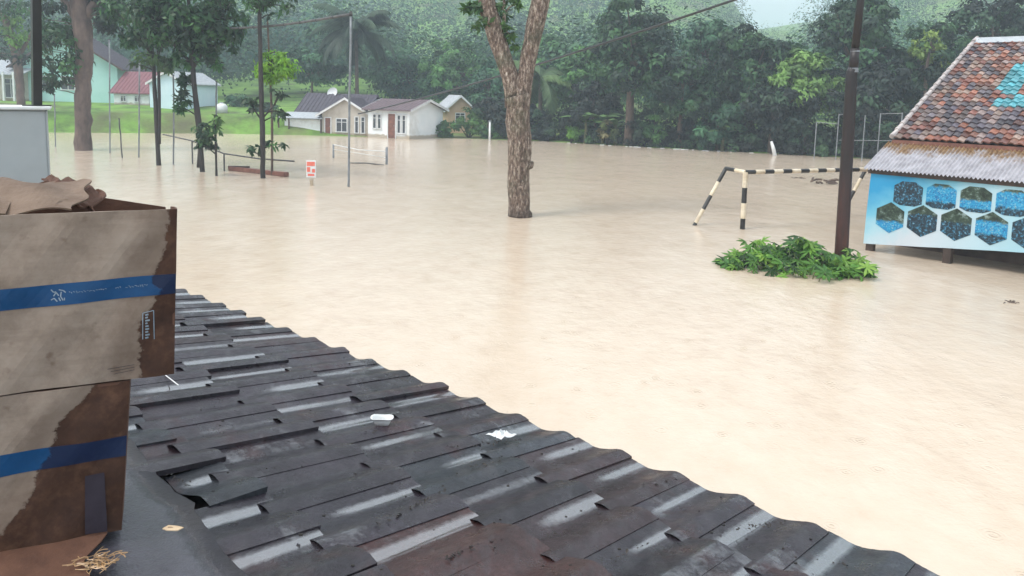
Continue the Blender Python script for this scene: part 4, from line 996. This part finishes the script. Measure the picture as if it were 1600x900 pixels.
# =================================================================== OUR OWN TILED ROOF
E0 = A3(.634, 3.860, 1.275); ru = unit(A3(.765, -.644, 0)); rv = unit(A3(.644, .765, 0)); SL = .19
rs = unit(rv-ez*SL); rn = unit(np.cross(ru, rs)); rn = rn if rn[2] > 0 else -rn
def rp(u_, v_, n_=0): return E0+ru*u_+(rv-ez*SL)*v_+rn*n_          # v is horizontal distance, negative towards the house
def rpx(x, y):
    P = onplane(x, y, E0, rn)-E0; return P@ru, P@rv
def own_tile_mat():
    m, n, b = nodes('wet_grey_tile'); a = N(n, 'ShaderNodeAttribute', attribute_name='Col')
    t = noise(n, 5, 7, .65, mapscale=(1, 1, 1)); t2 = noise(n, 60, 3, .6); t3 = noise(n, 1.6, 5, .65)
    c = mixc(n, 1.0, a.outputs['Color'], ramp(n, t.outputs[0], [(.3, .55), (.7, 1.35)]), 'MULTIPLY')
    c = mixc(n, 1.0, c, ramp(n, t2.outputs[0], [(.35, .7), (.65, 1.2)]), 'MULTIPLY')
    c = mixc(n, ramp(n, t3.outputs[0], [(.56, 0), (.72, .75)]), c, (.012, .011, .010))
    t5_ = noise(n, 8, 5, .7)
    t6 = noise(n, 2.2, 5, .7); c = mixc(n, ramp(n, t6.outputs[0], [(.54, 0), (.68, .7)]), c, (.045, .016, .016))
    st_ = noise(n, 3, 6, .7, mapscale=(4, 1.2, 1)); c = mixc(n, ramp(n, st_.outputs[0], [(.5, 0), (.66, .55)]), c, (.055, .05, .056))
    n.links.new(c, b.inputs['Base Color'])
    r = ramp(n, t5_.outputs[0], [(.35, .22), (.65, .5)]); n.links.new(r, b.inputs['Roughness'])
    wt = N(n, 'ShaderNodeAttribute', attribute_name='Wet'); t5 = noise(n, 30, 4, .6); t8 = noise(n, 2.6, 6, .7)
    sheen = ramp(n, t8.outputs[0], [(.5, 0), (.62, .32), (.72, .6)])
    wf = ramp(n, mth(n, 'ADD', mth(n, 'MAXIMUM', wt.outputs['Fac'], sheen), mth(n, 'MULTIPLY', mth(n, 'SUBTRACT', t5.outputs[0], .5), .55)), [(.2, .04), (.8, 1)])   # rain water lying in the pans
    n.links.new(wf, b.inputs['Coat Weight']); b.inputs['Coat Roughness'].default_value = .07; b.inputs['Coat IOR'].default_value = 3.0; b.inputs['Specular IOR Level'].default_value = .32
    t7 = noise(n, 160, 3, .7); h = mth(n, 'ADD', mth(n, 'MULTIPLY', t2.outputs[0], .8), t.outputs[0]); h = mth(n, 'ADD', h, mth(n, 'MULTIPLY', t7.outputs[0], .35)); bump(n, b, h, .6, .006); return m
rt = thing('porch_roof', 'dark wet tiled porch roof sloping down to the flood in the foreground', 'roof', tuple(E0)); 
WT, LT = .34, .61; rg = np.random.default_rng(77); mb = MB(); K = 25; wet = []
def prof(t):
    z = .021*math.exp(-((t-.80)/.18)**2)-.012*math.exp(-((t-.34)/.16)**2)+.003*t+.006*math.exp(-(t/.10)**2)
    return float(z)
for j in range(4):
    off = (.5 if j % 2 else 0)*WT+rg.uniform(-.02, .02)
    for i in range(-24, 14):
        u0 = i*WT+off; v1 = -j*LT; v0 = v1-LT-.07
        if u0+WT < -7.2: continue
        col = np.array([.025, .0205, .027])*rg.uniform(.7, 1.3); q = rg.random()
        if q < .2: col = np.array([.036, .022, .026])*rg.uniform(.7, 1.1)
        elif q < .32: col = np.array([.026, .029, .036])*rg.uniform(.9, 1.3)
        if j == 2 and -.3 < u0 < .75: col = np.array([.045, .020, .019])
        rot = rg.normal()*.010; lift = abs(rg.normal())*.003; side = (.018 if rg.random() < .10 else abs(rg.normal())*.002); dv = rg.normal()*.014
        if j == 3 and abs(u0+.72) < WT*.5: v0 = v1-.22
        v = []; NV = 8
        for e in range(NV):
            te = e/(NV-1)
            for k in range(K):
                t = k/(K-1); z = prof(t)+.012+.024*te+lift*te+side*t*t+.0012*math.sin(9*t+j)
                uu = u0+t*WT*1.035; vv_ = v0+(v1-v0)*te+dv*te; uu2 = uu-rot*(vv_-v0); vv_ += rot*(uu-u0)
                if e == NV-1: vv_ += rg.normal()*.0015
                v.append(rp(uu2, vv_, z)-E0)
        T_ = .022
        base = len(v)
        for k in range(K): v.append(v[(NV-1)*K+k]-rn*T_)              # lower end
        for e in range(NV): v.append(v[e*K+K-1]-rn*T_)               # near side
        for e in range(NV): v.append(v[e*K]-rn*T_)
        f = [(e*K+k, e*K+k+1, (e+1)*K+k+1, (e+1)*K+k) for e in range(NV-1) for k in range(K-1)]
        f += [((NV-1)*K+k, (NV-1)*K+k+1, base+k+1, base+k) for k in range(K-1)]
        b2 = base+K; f += [(e*K+K-1, b2+e, b2+e+1, (e+1)*K+K-1) for e in range(NV-1)]
        b3 = b2+NV; f += [(e*K, (e+1)*K, b3+e+1, b3+e) for e in range(NV-1)]
        mb.add(v, f, 0, tuple(col)); b9 = len(mb.v)-len(v)
        ws = rg.uniform(-.3, .45); wl = rg.uniform(.2, .6); wp = 1.0 if rg.random() < .7 else rg.uniform(0, .6); wc, wv = rg.normal()*.025+.25, rg.uniform(.045, .10)
        wet += [wp*float(smooth(((q//K)/(NV-1)-ws)/wl))*math.exp(-(((q % K)/(K-1)-wc)/wv)**2)*1.15 if q < NV*K else 0.0 for q in range(len(v))]
tl = mb.build('roof_tiles', own_tile_mat(), rt, smooth=True, usecol=True)
wa = tl.data.attributes.new('Wet', 'FLOAT', 'POINT'); wa.data.foreach_set('value', np.array(wet, dtype=np.float32))
es = tl.modifiers.new('edges', 'EDGE_SPLIT'); es.split_angle = math.radians(35)
mb = MB(); dk = [rp(-7.4, -2.5, -.05)-E0, rp(-7.4, -.06, -.05)-E0, rp(-7.4, -.06, -.08)-E0, rp(-7.4, -2.5, -.08)-E0]; mb.prism(dk, ru*12.2); mb.build('underlay', M['dark_wood'], rt)
mb = MB(); mb.prism([rp(-7.4, -.06, -.2)-E0, rp(-7.4, -.03, -.2)-E0, rp(-7.4, -.03, -.012)-E0, rp(-7.4, -.06, -.012)-E0], ru*12.2); mb.build('fascia', M['dark_wood'], rt)
mb = MB(); a = E0-ru*7-rv*.9; mb.prism([A3(a[0], a[1], -1)-E0, A3(a[0], a[1], 1.40)-E0, A3(*(a-rv*.15)[:2], 1.40)-E0, A3(*(a-rv*.15)[:2], -1)-E0], ru*11.6); mb.build('wall_below', M['white_wall'], rt)
# cement ledge
LZ = 1.832
M['cement'] = weathered('wet_dark_cement', (.030, .028, .038), (.062, .058, .075), .42, 3.5, .6, .012, coat=.3, dirt=(.018, .016, .018))
edge = [(-6, -1.5), (-3, -1.75), (-1.9, -1.86), (-1.56, -1.93), (-1.15, -2.03), (-.81, -2.10), (-.5, -2.12), (-.2, -2.19), (.09, -2.23), (.6, -2.3), (1.5, -2.36), (3, -2.5)]
def resample(e, n):
    e = np.array(e); d = np.concatenate([[0], np.cumsum(np.linalg.norm(np.diff(e, axis=0), axis=1))]); t = np.linspace(0, d[-1], n); return np.stack([np.interp(t, d, e[:, 0]), np.interp(t, d, e[:, 1])], 1)
er = resample(edge, 150); er[:, 1] += rg.normal(size=150)*.006; v = []
for (u_, v_) in er:
    p = rp(u_, v_, .052)-E0; v.append(p-rn*.06); v.append(p); q0 = rp(u_, v_-.12, .058)-E0; v.append(q0)
    p2 = rp(u_, v_-.42, 0); p2[2] = LZ-.004; v.append(p2-E0); p3 = rp(u_, -3.9, 0); p3[2] = LZ-.004; v.append(p3-E0)
f = [(5*i+k, 5*i+k+1, 5*i+k+6, 5*i+k+5) for i in range(149) for k in range(4)]
o = mesh_obj('cement_ledge', [p+E0 for p in np.array(v)], f, M['cement'], None, smooth=True); tag(o, 'dark wet cement ledge along the upper edge of the porch roof, under the cartons', 'ledge')

# white parapet and black pole at the left
pc = at(74, 173, 2.9); pb = at(72, 172, 2.9)
RW = math.radians(30); ww = thing('white_parapet', 'pale grey plastered wall stub behind the cartons at the left edge', 'wall', (pb[0]-.6*math.cos(RW)-.12*math.sin(RW), pb[1]-.6*math.sin(RW)+.12*math.cos(RW), LZ-.5), RW)
zt = pb[2]; mb = MB(); hgt = zt-(LZ-.5); mb.box((0, 0, hgt/2), (1.2, .22, hgt), bev=.006); mb.build('masonry', weathered('pale_grey_plaster', (.36, .39, .40), (.47, .50, .50), .85, 2.5, .3, .004, dirt=(.4, .4, .38)), ww)
mb = MB(); mb.box((0, 0, hgt+.006), (1.23, .25, .012), bev=.003); mb.build('coping', M['frame_white'], ww)
pp = at(58, 172, 2.98); o = thing('black_post', 'black steel post standing on the pale wall stub at the left edge', 'post', (pp[0], pp[1], zt+.012)); k = 2.98/FPX
mb = MB(); t = at(55.5, -60, 2.98)-A3(pp[0], pp[1], zt+.012); mb.tube([A3(0, 0, 0), t], 8.6*k, 4); mb.build('shaft', M['black_paint'], o)
mb = MB(); mb.box((0, 0, .002), (.07, .07, .004)); mb.build('base_plate', M['black_paint'], o)

# =================================================================== CARTONS
def carton_mat(name, stops, tint=(1, 1, 1)):
    """stops: (height fraction, torn boundary as distance from the right edge in m)"""
    m, n, b = nodes(name); tc = N(n, 'ShaderNodeTexCoord'); sx = N(n, 'ShaderNodeSeparateXYZ'); n.links.new(tc.outputs['Object'], sx.inputs[0])
    cur = N(n, 'ShaderNodeFloatCurve'); c_ = cur.mapping.curves[0]
    hmax = .52
    pts = [(s, d) for s, d in stops]; c_.points[0].location = pts[0]; c_.points[1].location = pts[-1]
    for p_ in pts[1:-1]: c_.points.new(*p_)
    for p_ in c_.points: p_.handle_type = 'VECTOR'
    cur.mapping.update(); n.links.new(mth(n, 'DIVIDE', sx.outputs[2], hmax), cur.inputs['Value'])
    nz = noise(n, 14, 6, .7); d = mth(n, 'ADD', mth(n, 'MULTIPLY', sx.outputs[0], -1.0), mth(n, 'MULTIPLY', mth(n, 'SUBTRACT', nz.outputs[0], .5), .11))
    df = mth(n, 'SUBTRACT', d, cur.outputs[0]); torn = ramp(n, mth(n, 'ADD', df, .5), [(.496, 1), (.502, 0)])
    damp = ramp(n, mth(n, 'ADD', df, mth(n, 'MULTIPLY', noise(n, 6, 4).outputs[0], -.10)), [(.0, .4), (.06, 0)])
    dirt = noise(n, 5, 7, .7); paper = ramp(n, dirt.outputs[0], [(.3, (.18, .135, .105)), (.52, (.29, .23, .185)), (.75, (.36, .30, .25))])
    sp = noise(n, 17, 3, .5); paper = mixc(n, ramp(n, sp.outputs[0], [(.64, 0), (.74, .6)]), paper, (.13, .08, .055))
    wet = ramp(n, noise(n, 8, 6, .7).outputs[0], [(.3, (.028, .013, .009)), (.5, (.06, .028, .017)), (.62, (.10, .05, .03)), (.8, (.15, .085, .055))])
    lines = noise(n, 3, 4, .6, mapscale=(1, 1, 9)); paper = mixc(n, ramp(n, lines.outputs[0], [(.5, 0), (.7, .35)]), paper, (.16, .12, .09))
    paper = mixc(n, damp, paper, (.10, .06, .04)); c = mixc(n, torn, paper, wet); n.links.new(c, b.inputs['Base Color']); b.inputs['Roughness'].default_value = .75
    b.inputs['Specular IOR Level'].default_value = .3
    h = mth(n, 'ADD', mth(n, 'MULTIPLY', noise(n, 7, 5).outputs[0], 1.0), mth(n, 'MULTIPLY', torn, -.25)); bump(n, b, h, .5, .012)
    return m, torn
def tape_mat(name, stops):
    m, torn = carton_mat(name, stops); n = m.node_tree; b = n.nodes['Principled BSDF']
    c = ramp(n, noise(n, 6, 5, .6).outputs[0], [(.3, (.004, .045, .13)), (.7, (.008, .07, .19))])
    c = mixc(n, torn, c, (.008, .018, .055)); n.links.new(c, b.inputs['Base Color']); b.inputs['Roughness'].default_value = .35; return m
card_in = weathered('wet_brown_cardboard', (.07, .03, .018), (.15, .07, .042), .75, 6, .4, .006)
card_flap = weathered('dirty_tan_cardboard', (.10, .062, .04), (.23, .165, .12), .8, 4, .5, .01, dirt=(.07, .03, .018))
bx_, by_ = unit(A3(.899, .438, 0)), unit(A3(-.438, .899, 0)); XB = [bx_, by_, ez]
rot = math.atan2(bx_[1], bx_[0])
PBx = at(277, 327, 2.3); Bb = at(272, 581, 2.3)
def sheet(name, fn, nx_, nz_, th, mat, parent, thn=None):
    """thin bent sheet with thickness th: fn(s,t)->point, thickness along local normal"""
    g = np.array([[fn(i/nx_, j/nz_) for i in range(nx_+1)] for j in range(nz_+1)], float)
    du = np.gradient(g, axis=1); dv = np.gradient(g, axis=0); nm = np.cross(du, dv); nm /= np.linalg.norm(nm, axis=2)[..., None]+1e-9
    g2 = g-nm*th; v = np.concatenate([g.reshape(-1, 3), g2.reshape(-1, 3)]); w = nx_+1; n0 = w*(nz_+1); f = []
    for j in range(nz_):
        for i in range(nx_): a = j*w+i; f += [(a, a+1, a+w+1, a+w), (n0+a, n0+a+w, n0+a+w+1, n0+a+1)]
    for i in range(nx_): f += [(i, n0+i, n0+i+1, i+1), (nz_*w+i, nz_*w+i+1, n0+nz_*w+i+1, n0+nz_*w+i)]
    for j in range(nz_): a, c_ = j*w, (j+1)*w; f += [(a, c_, n0+c_, n0+a), (a+nx_, n0+a+nx_, n0+c_+nx_, c_+nx_)]
    return mesh_obj(name, v, f, mat, parent, smooth=False)
def wob(x, z, s=1): return .004*math.sin(x*11+z*7+s)+.003*math.sin(x*23-z*13+s*2)
def carton(name, label, O, W_, D_, Hf, Hs, stops, stops_c, tape, skew=0.0, backz=None, seed=0, open_=False):
    o = thing(name, label, 'carton', tuple(O), rot, None)
    cm, _ = carton_mat(name+'_board', stops); tm = tape_mat(name+'_tape', stops); T = .006; TF = .006
    bz = backz or (lambda x: Hf(x))
    sk = lambda z: skew*z
    front = sheet('front_panel', lambda s, t: A3(-W_+s*W_+sk(t*Hf(0))*s, wob(s, t, seed), t*Hf(-W_+s*W_)), 30, 14, T, cm, o)
    sheet('side_panel', lambda s, t: A3(sk(t*Hf(0))-.001+.006*math.sin(3*s), .006+s*D_, t*(Hf(0)*(1-s)+bz(0)*s)), 10, 8, T, card_in, o)
    sheet('back_panel', lambda s, t: A3(-W_+s*W_, D_+.008*math.sin(5*s), t*bz(-W_+s*W_)), 16, 6, T, card_in, o)
    sheet('side_panel', lambda s, t: A3(-W_, .006+s*D_, t*Hf(-W_)), 6, 6, -T, card_in, o)
    q = MB(); q.box((-W_/2, D_/2, .01), (W_-.02, D_-.02, .012)); q.build('bottom_panel', card_in, o)
    if not open_:
        q = MB(); q.box((-W_/2+skew*Hf(0), D_/2, Hf(0)-.006), (W_-.004, D_-.01, .008)); q.build('top_flaps', card_in, o)
    (za0, za1, zb0, zb1) = tape      # bottom/top at left (x=-.47), bottom/top at right (x=0)
    def tz(x, t):
        k = -x/.475; lo = zb0*(1-k)+za0*k; hi = zb1*(1-k)+za1*k; return lo+(hi-lo)*t
    tp = sheet('tape', lambda s, t: A3((-W_+s*W_)+sk(tz(-W_+s*W_, t))*s, wob(s, tz(-W_+s*W_, t)/Hf(0), seed)-.0022, tz(-W_+s*W_, t)), 30, 2, .001, tm, front)
    return o, front, tp, tz
# top carton, heights in local metres
OT = A3(Bb[0], Bb[1], 2.313); HTT = PBx[2]-OT[2]
def bz_top(x):
    zr = onplane(262, 323, OT+by_*.40, by_)[2]-OT[2]; zl = onplane(165, 304, OT+by_*.40, by_)[2]-OT[2]
    return zr+(zl-zr)*min(1.3, -x/.24)
def frac(px, py, O): P = onplane(px, py, O, by_)-O; return P@bx_, P[2]
tL0 = frac(2, 486, OT)[1]; tL1 = frac(2, 452, OT)[1]; tR0 = frac(274, 458, OT)[1]; tR1 = frac(274, 427, OT)[1]
ct, fr, tp, tz = carton('upper_carton', 'open dirty carton with blue tape band and torn flaps, stacked on top', OT, .78, .40, lambda x: HTT+.0*x, None,
    [(0, .095), (.30, .092), (.36, .075), (.42, .06), (.52, .035), (.60, .055), (.72, .03), (.85, .008), (1, .0)], None, (tL0, tL1, tR0, tR1), .042, bz_top, 1, True)
# printed box of lettering on its torn corner and faint print on the tape
M['print_white'] = weathered('faded_white_print', (.12, .18, .24), (.30, .36, .42), .6, 20)
M['print_blue'] = weathered('dark_blue_print', (.018, .013, .022), (.034, .026, .04), .6, 12)
q = MB()
def tpt(px, py, lift=.004): x, z = frac(px, py, OT); s = 1+x/.78; return A3(x, wob(s, z/HTT, 1)-lift, z)
def stroke(q, pxs, w, lift=.0046):
    pts = [tpt(x, y, lift) for x, y in pxs]
    for a, b_ in zip(pts[:-1], pts[1:]):
        d = unit(b_-a); e = np.cross(d, A3(0, 1, 0)); q.add([a-e*w, b_-e*w, b_+e*w, a+e*w], [(0, 1, 2, 3)])
rr = random.Random(4)
for xs_ in ([(80, 452), (84, 456), (88, 455)], [(84, 462), (88, 456), (92, 461)], [(92, 452), (99, 453), (103, 456)], [(96, 455), (95, 462), (99, 468)], [(80, 468), (85, 465), (90, 470)], [(92, 464), (95, 469)], [(101, 464), (101, 468)]): stroke(q, xs_, .0016)
q.build('tape_emblem', M['print_white'], tp)
q = MB(); x = 108
while x < 232:
    w = rr.uniform(1.5, 4); y = 457-(x-108)*.085-1; 
    if 168 < x < 176 or 188 < x < 192: x += 6; continue
    stroke(q, [(x, y+rr.uniform(-1.5, 1.5)), (x+w*.5, y+rr.uniform(-2, 1)), (x+w, y+rr.uniform(-1, 2))], .0008); x += w+1.3
q.build('tape_lettering', M['print_white'], tp)
q = MB()
for l_ in ([(223, 530), (223, 489), (240, 485), (241, 530)],): stroke(q, l_, .0012, .003)
for i in range(9): stroke(q, [(227, 492+i*4.5), (227+rr.uniform(3, 7), 491+i*4.5)], .0026, .003)
q.build('print_mark', M['print_white'], fr)
q = MB()
for i in range(3): stroke(q, [(168+i*5+(0), 576+i*4), (210, 569+i*4)], .0007, .003)
q.build('print_lines', M['print_blue'], fr)
# folded flaps lying over the opening (local coordinates)
def flapA(s, t):
    x = -.66+s*.40*(1-.10*t); y = .015+t*.30; z = HTT+.004+.062*math.sin(math.pi*min(1, t*.62))*(.65+.35*math.sin(s*2.6))+.012*math.sin(s*9+t*5)
    x += .04*t+.012*math.sin(t*13+s*3)*(s > .9); return A3(x+.035*math.sin(t*2.5)*s, y, z+.006*math.sin(s*19)*t)
sheet('flap', flapA, 26, 14, .005, card_flap, ct)
def flapB(s, t):
    x = -.76+s*.34; y = .008+t*.24; z = HTT+.012+.045*math.sin(math.pi*min(1, t*.7))*(.6+.3*s)-.02*s*s; return A3(x+.10*t*(s-.2)-.06*t, y-.0, z+.012)
sheet('flap', flapB, 16, 10, .005, card_flap, ct)
def flapC(s, t):   # dark ragged inner flap tip
    x = -.37+s*.17-.02*math.sin(t*6); y = .20+t*.16+.012*math.sin(s*17); z = HTT+.070-.055*s*s+.008*math.sin(s*23+t*4)-.045*(1-t); return A3(x, y, z)
sheet('flap', flapC, 18, 8, .005, card_in, ct)
# lower carton
PL = onplane(190, 830, OT, by_); OB = A3(PL[0], PL[1], LZ); HB = 2.308-OB[2]
def fr2(px, py): P = onplane(px, py, OB, by_)-OB; return P@bx_, P[2]
cb, fb, tb, _ = carton('lower_carton', 'water soaked carton half torn to brown board, bottom of the stack', OB, .72, .42, lambda x: HB, None,
    [(0, .34), (.12, .31), (.25, .255), (.45, .21), (.6, .165), (.72, .155), (.8, .105), (.9, .06), (1, .05)], None,
    (fr2(2, 747)[1], fr2(2, 712)[1], fr2(200, 710)[1], fr2(200, 680)[1]), .08, None, 3)
q = MB(); v = [A3(*( (lambda a: (a[0], -.009, a[1]))(fr2(*p)) )) for p in ((133, 742), (163, 736), (168, 828), (133, 833))]; q.add(v, [(0, 1, 2, 3)]); q.build('print_patch', M['print_blue'], fb)
# brown sodden cardboard + straw under / beside it
o = thing('soaked_cardboard', 'sodden brown cardboard sheet lying on the ledge in front of the lower carton', 'cardboard', tuple(OB-ez*.0), rot)
sheet('sheet', lambda s, t: A3(-.75+s*.70+.02*math.sin(t*9)-.05*(1-t), -.35+t*.40+.01*math.sin(s*14), .003+.006*math.sin(s*8)*math.sin(t*7)+.004), 20, 12, .004, card_in, o)
P = G(150, 888, LZ); o = thing('straw_bundle', 'tangle of shiny tan plastic straw at the bottom left corner', 'straw', tuple(P+ez*.01)); q = MB(); r2 = random.Random(8)
for i in range(50):
    a = A3(r2.gauss(0, .028), r2.gauss(0, .02), .004+r2.random()*.014); an = r2.gauss(.5, .7); d = A3(math.cos(an), math.sin(an), r2.uniform(-.1, .1))*r2.uniform(.012, .035); e = A3(-d[1], d[0], 0)*r2.uniform(-.8, .8)
    q.tube([a-d, a-d*.4+e*.7, a+e, a+d*.5+e*.4+A3(0, 0, .003), a+d], r2.uniform(.0007, .0022), 4)
q.build('strands', weathered('shiny_straw', (.22, .12, .05), (.5, .32, .16), .3, 8), o)

# =================================================================== LITTER ON THE ROOF
def onroof(px, py, h=.045): P = onplane(px, py, E0+rn*h, rn); return P
P = onroof(597, 664, .05); o = thing('plastic_cup', 'crushed translucent white plastic cup lying on the roof tiles', 'cup', tuple(P)); q = MB(); v = []; f = []
for i, (r_, z_) in enumerate(((.028, 0), (.036, .03), (.042, .05), (.045, .052))):
    for k in range(18): a = 2*math.pi*k/18; v.append(A3(math.cos(a)*r_*1.25, math.sin(a)*r_*.85, z_*.8+.004*math.sin(3*a)))
for i in range(3): f += [(i*18+k, i*18+(k+1) % 18, (i+1)*18+(k+1) % 18, (i+1)*18+k) for k in range(18)]
f.append(tuple(range(17, -1, -1))); q.add(v, f); cu = q.build('cup_body', M['frame_white'], o, smooth=True); so_ = cu.modifiers.new('s', 'SOLIDIFY'); so_.thickness = .002
q = MB(); v = [];
for r_ in (.043, .048):
    for k in range(18): a = 2*math.pi*k/18; v.append(A3(math.cos(a)*r_*1.25, math.sin(a)*r_*.85, .0425+.004*math.sin(3*a)))
q.add(v, [(k, (k+1) % 18, 18+(k+1) % 18, 18+k) for k in range(18)]); q.build('rim', M['frame_white'], o)
def wrapper(name, label, cat, px, py, sx_, sy_, mat, lift=.05, seed=1, amp=.012):
    P = onroof(px, py, lift); o = thing(name, label, cat, tuple(P)); r3 = np.random.default_rng(seed); nz = r3.normal(size=(9, 7))*amp
    def fn(s, t):
        i, j = int(s*8), int(t*6); return ru*(s-.5)*sx_+rs*(t-.5)*sy_*(1-.3*math.sin(s*3))+rn*(abs(nz[min(8, i), min(6, j)])+.004)
    sheet('film' if name != 'dead_leaf' else 'blade', fn, 8, 6, .001, mat, o); return o
wrapper('plastic_wrapper', 'crumpled white plastic wrapper on the roof tiles right of the cup', 'wrapper', 783, 682, .085, .16, M['frame_white'], .05, 1)
P = G(270, 829, LZ); o = thing('cardboard_scrap', 'small tan scrap lying on the wet cement ledge', 'scrap', tuple(P))
q = MB(); q.prism([A3(-.03, -.004, .006), A3(-.012, -.014, .007), (A3(.02, -.012, .006)), A3(.034, .0, .009), A3(.012, .012, .006), A3(-.018, .012, .008)], (0, 0, .003)); q.build('piece', weathered('tan_scrap', (.5, .36, .22), (.66, .52, .36), .8, 20), o)
q = MB(); q.box((.0, 0, .0105), (.03, .004, .001)); q.build('crease', card_in, o)
P = onroof(267, 593, .05); o = thing('white_stick', 'short thin white stick lying on the tiles beside the upper carton', 'stick', tuple(P)); q = MB(); q.tube([onroof(257, 585, .055)-P, onroof(279, 602, .055)-P], .003, 6); q.build('rod', M['frame_white'], o)
# dark wet leaf litter caught in the joints
q = MB(); r4 = np.random.default_rng(3)
lines = [((700, 700), (815, 688), 60), ((660, 740), (700, 690), 6), ((735, 727), (818, 712), 55), ((565, 676), (605, 672), 22), ((1145, 828), (1232, 815), 55), ((1305, 878), (1330, 888), 18), ((590, 822), (700, 760), 60), ((700, 870), (790, 838), 50), ((264, 742), (300, 760), 26), ((1000, 760), (1060, 745), 12), ((940, 880), (1010, 850), 25), ((640, 668), (790, 640), 26)]
for a, b_, n_ in lines:
    for i in range(int(n_*.6)):
        t = r4.random(); x = a[0]+(b_[0]-a[0])*t+r4.normal()*2.5; y = a[1]+(b_[1]-a[1])*t+r4.normal()*2.2
        p = onroof(x, y, .052); d = unit(r4.normal(size=3)*A3(1, 1, .3)); e = unit(np.cross(rn, d)); s = r4.uniform(.004, .011)
        q.add([p-d*s, p+e*s*.6+rn*s*.5, p+d*s, p-e*s*.6+rn*s*.2], [(0, 1, 2, 3)]); 
for i in range(120):
    p = onroof(r4.uniform(300, 1350), r4.uniform(540, 890), .05); u_, v_ = (p-E0)@ru, (p-E0)@rv
    if v_ > -.05 or v_ < -2: continue
    s = r4.uniform(.003, .008); q.box(p, (s*1.6, s, s*.7))
tag(q.build('leaf_litter', M['bark_dark']), 'dark wet leaf litter and grit caught between the roof tiles', 'leaf litter', kind='stuff')
# flotsam foam line at the far shore
q = MB()
for i in range(34):
    px = r4.choice([r4.uniform(985, 1180), r4.uniform(860, 900), r4.uniform(940, 1000)], p=[.7, .15, .15]); Y = shore_base(px, -.25)+r4.normal()*.12; p = at(px, 230, Y); s = r4.uniform(.04, .13)
    q.box((p[0], p[1], .0), (s*2.2, s, .05), bev=.015)
tag(q.build('foam_line', M['frame_white']), 'broken line of pale foam and litter along the far waterline', 'foam', kind='stuff')

# =================================================================== HAZE
hm = bpy.data.materials.new('rain_haze'); hm.use_nodes = True; n = hm.node_tree; n.nodes.clear()
ho_ = n.nodes.new('ShaderNodeOutputMaterial'); pv = n.nodes.new('ShaderNodeVolumePrincipled'); pv.inputs['Density'].default_value = .0019; pv.inputs['Color'].default_value = (.72, .87, 1, 1); pv.inputs['Anisotropy'].default_value = .2
n.links.new(pv.outputs[0], ho_.inputs['Volume'])
mb = MB(); mb.box((0, 520, 59), (2000, 1700, 136)); tag(mb.build('haze', hm), 'thin pale rain haze over the flooded valley', 'haze', kind='stuff')
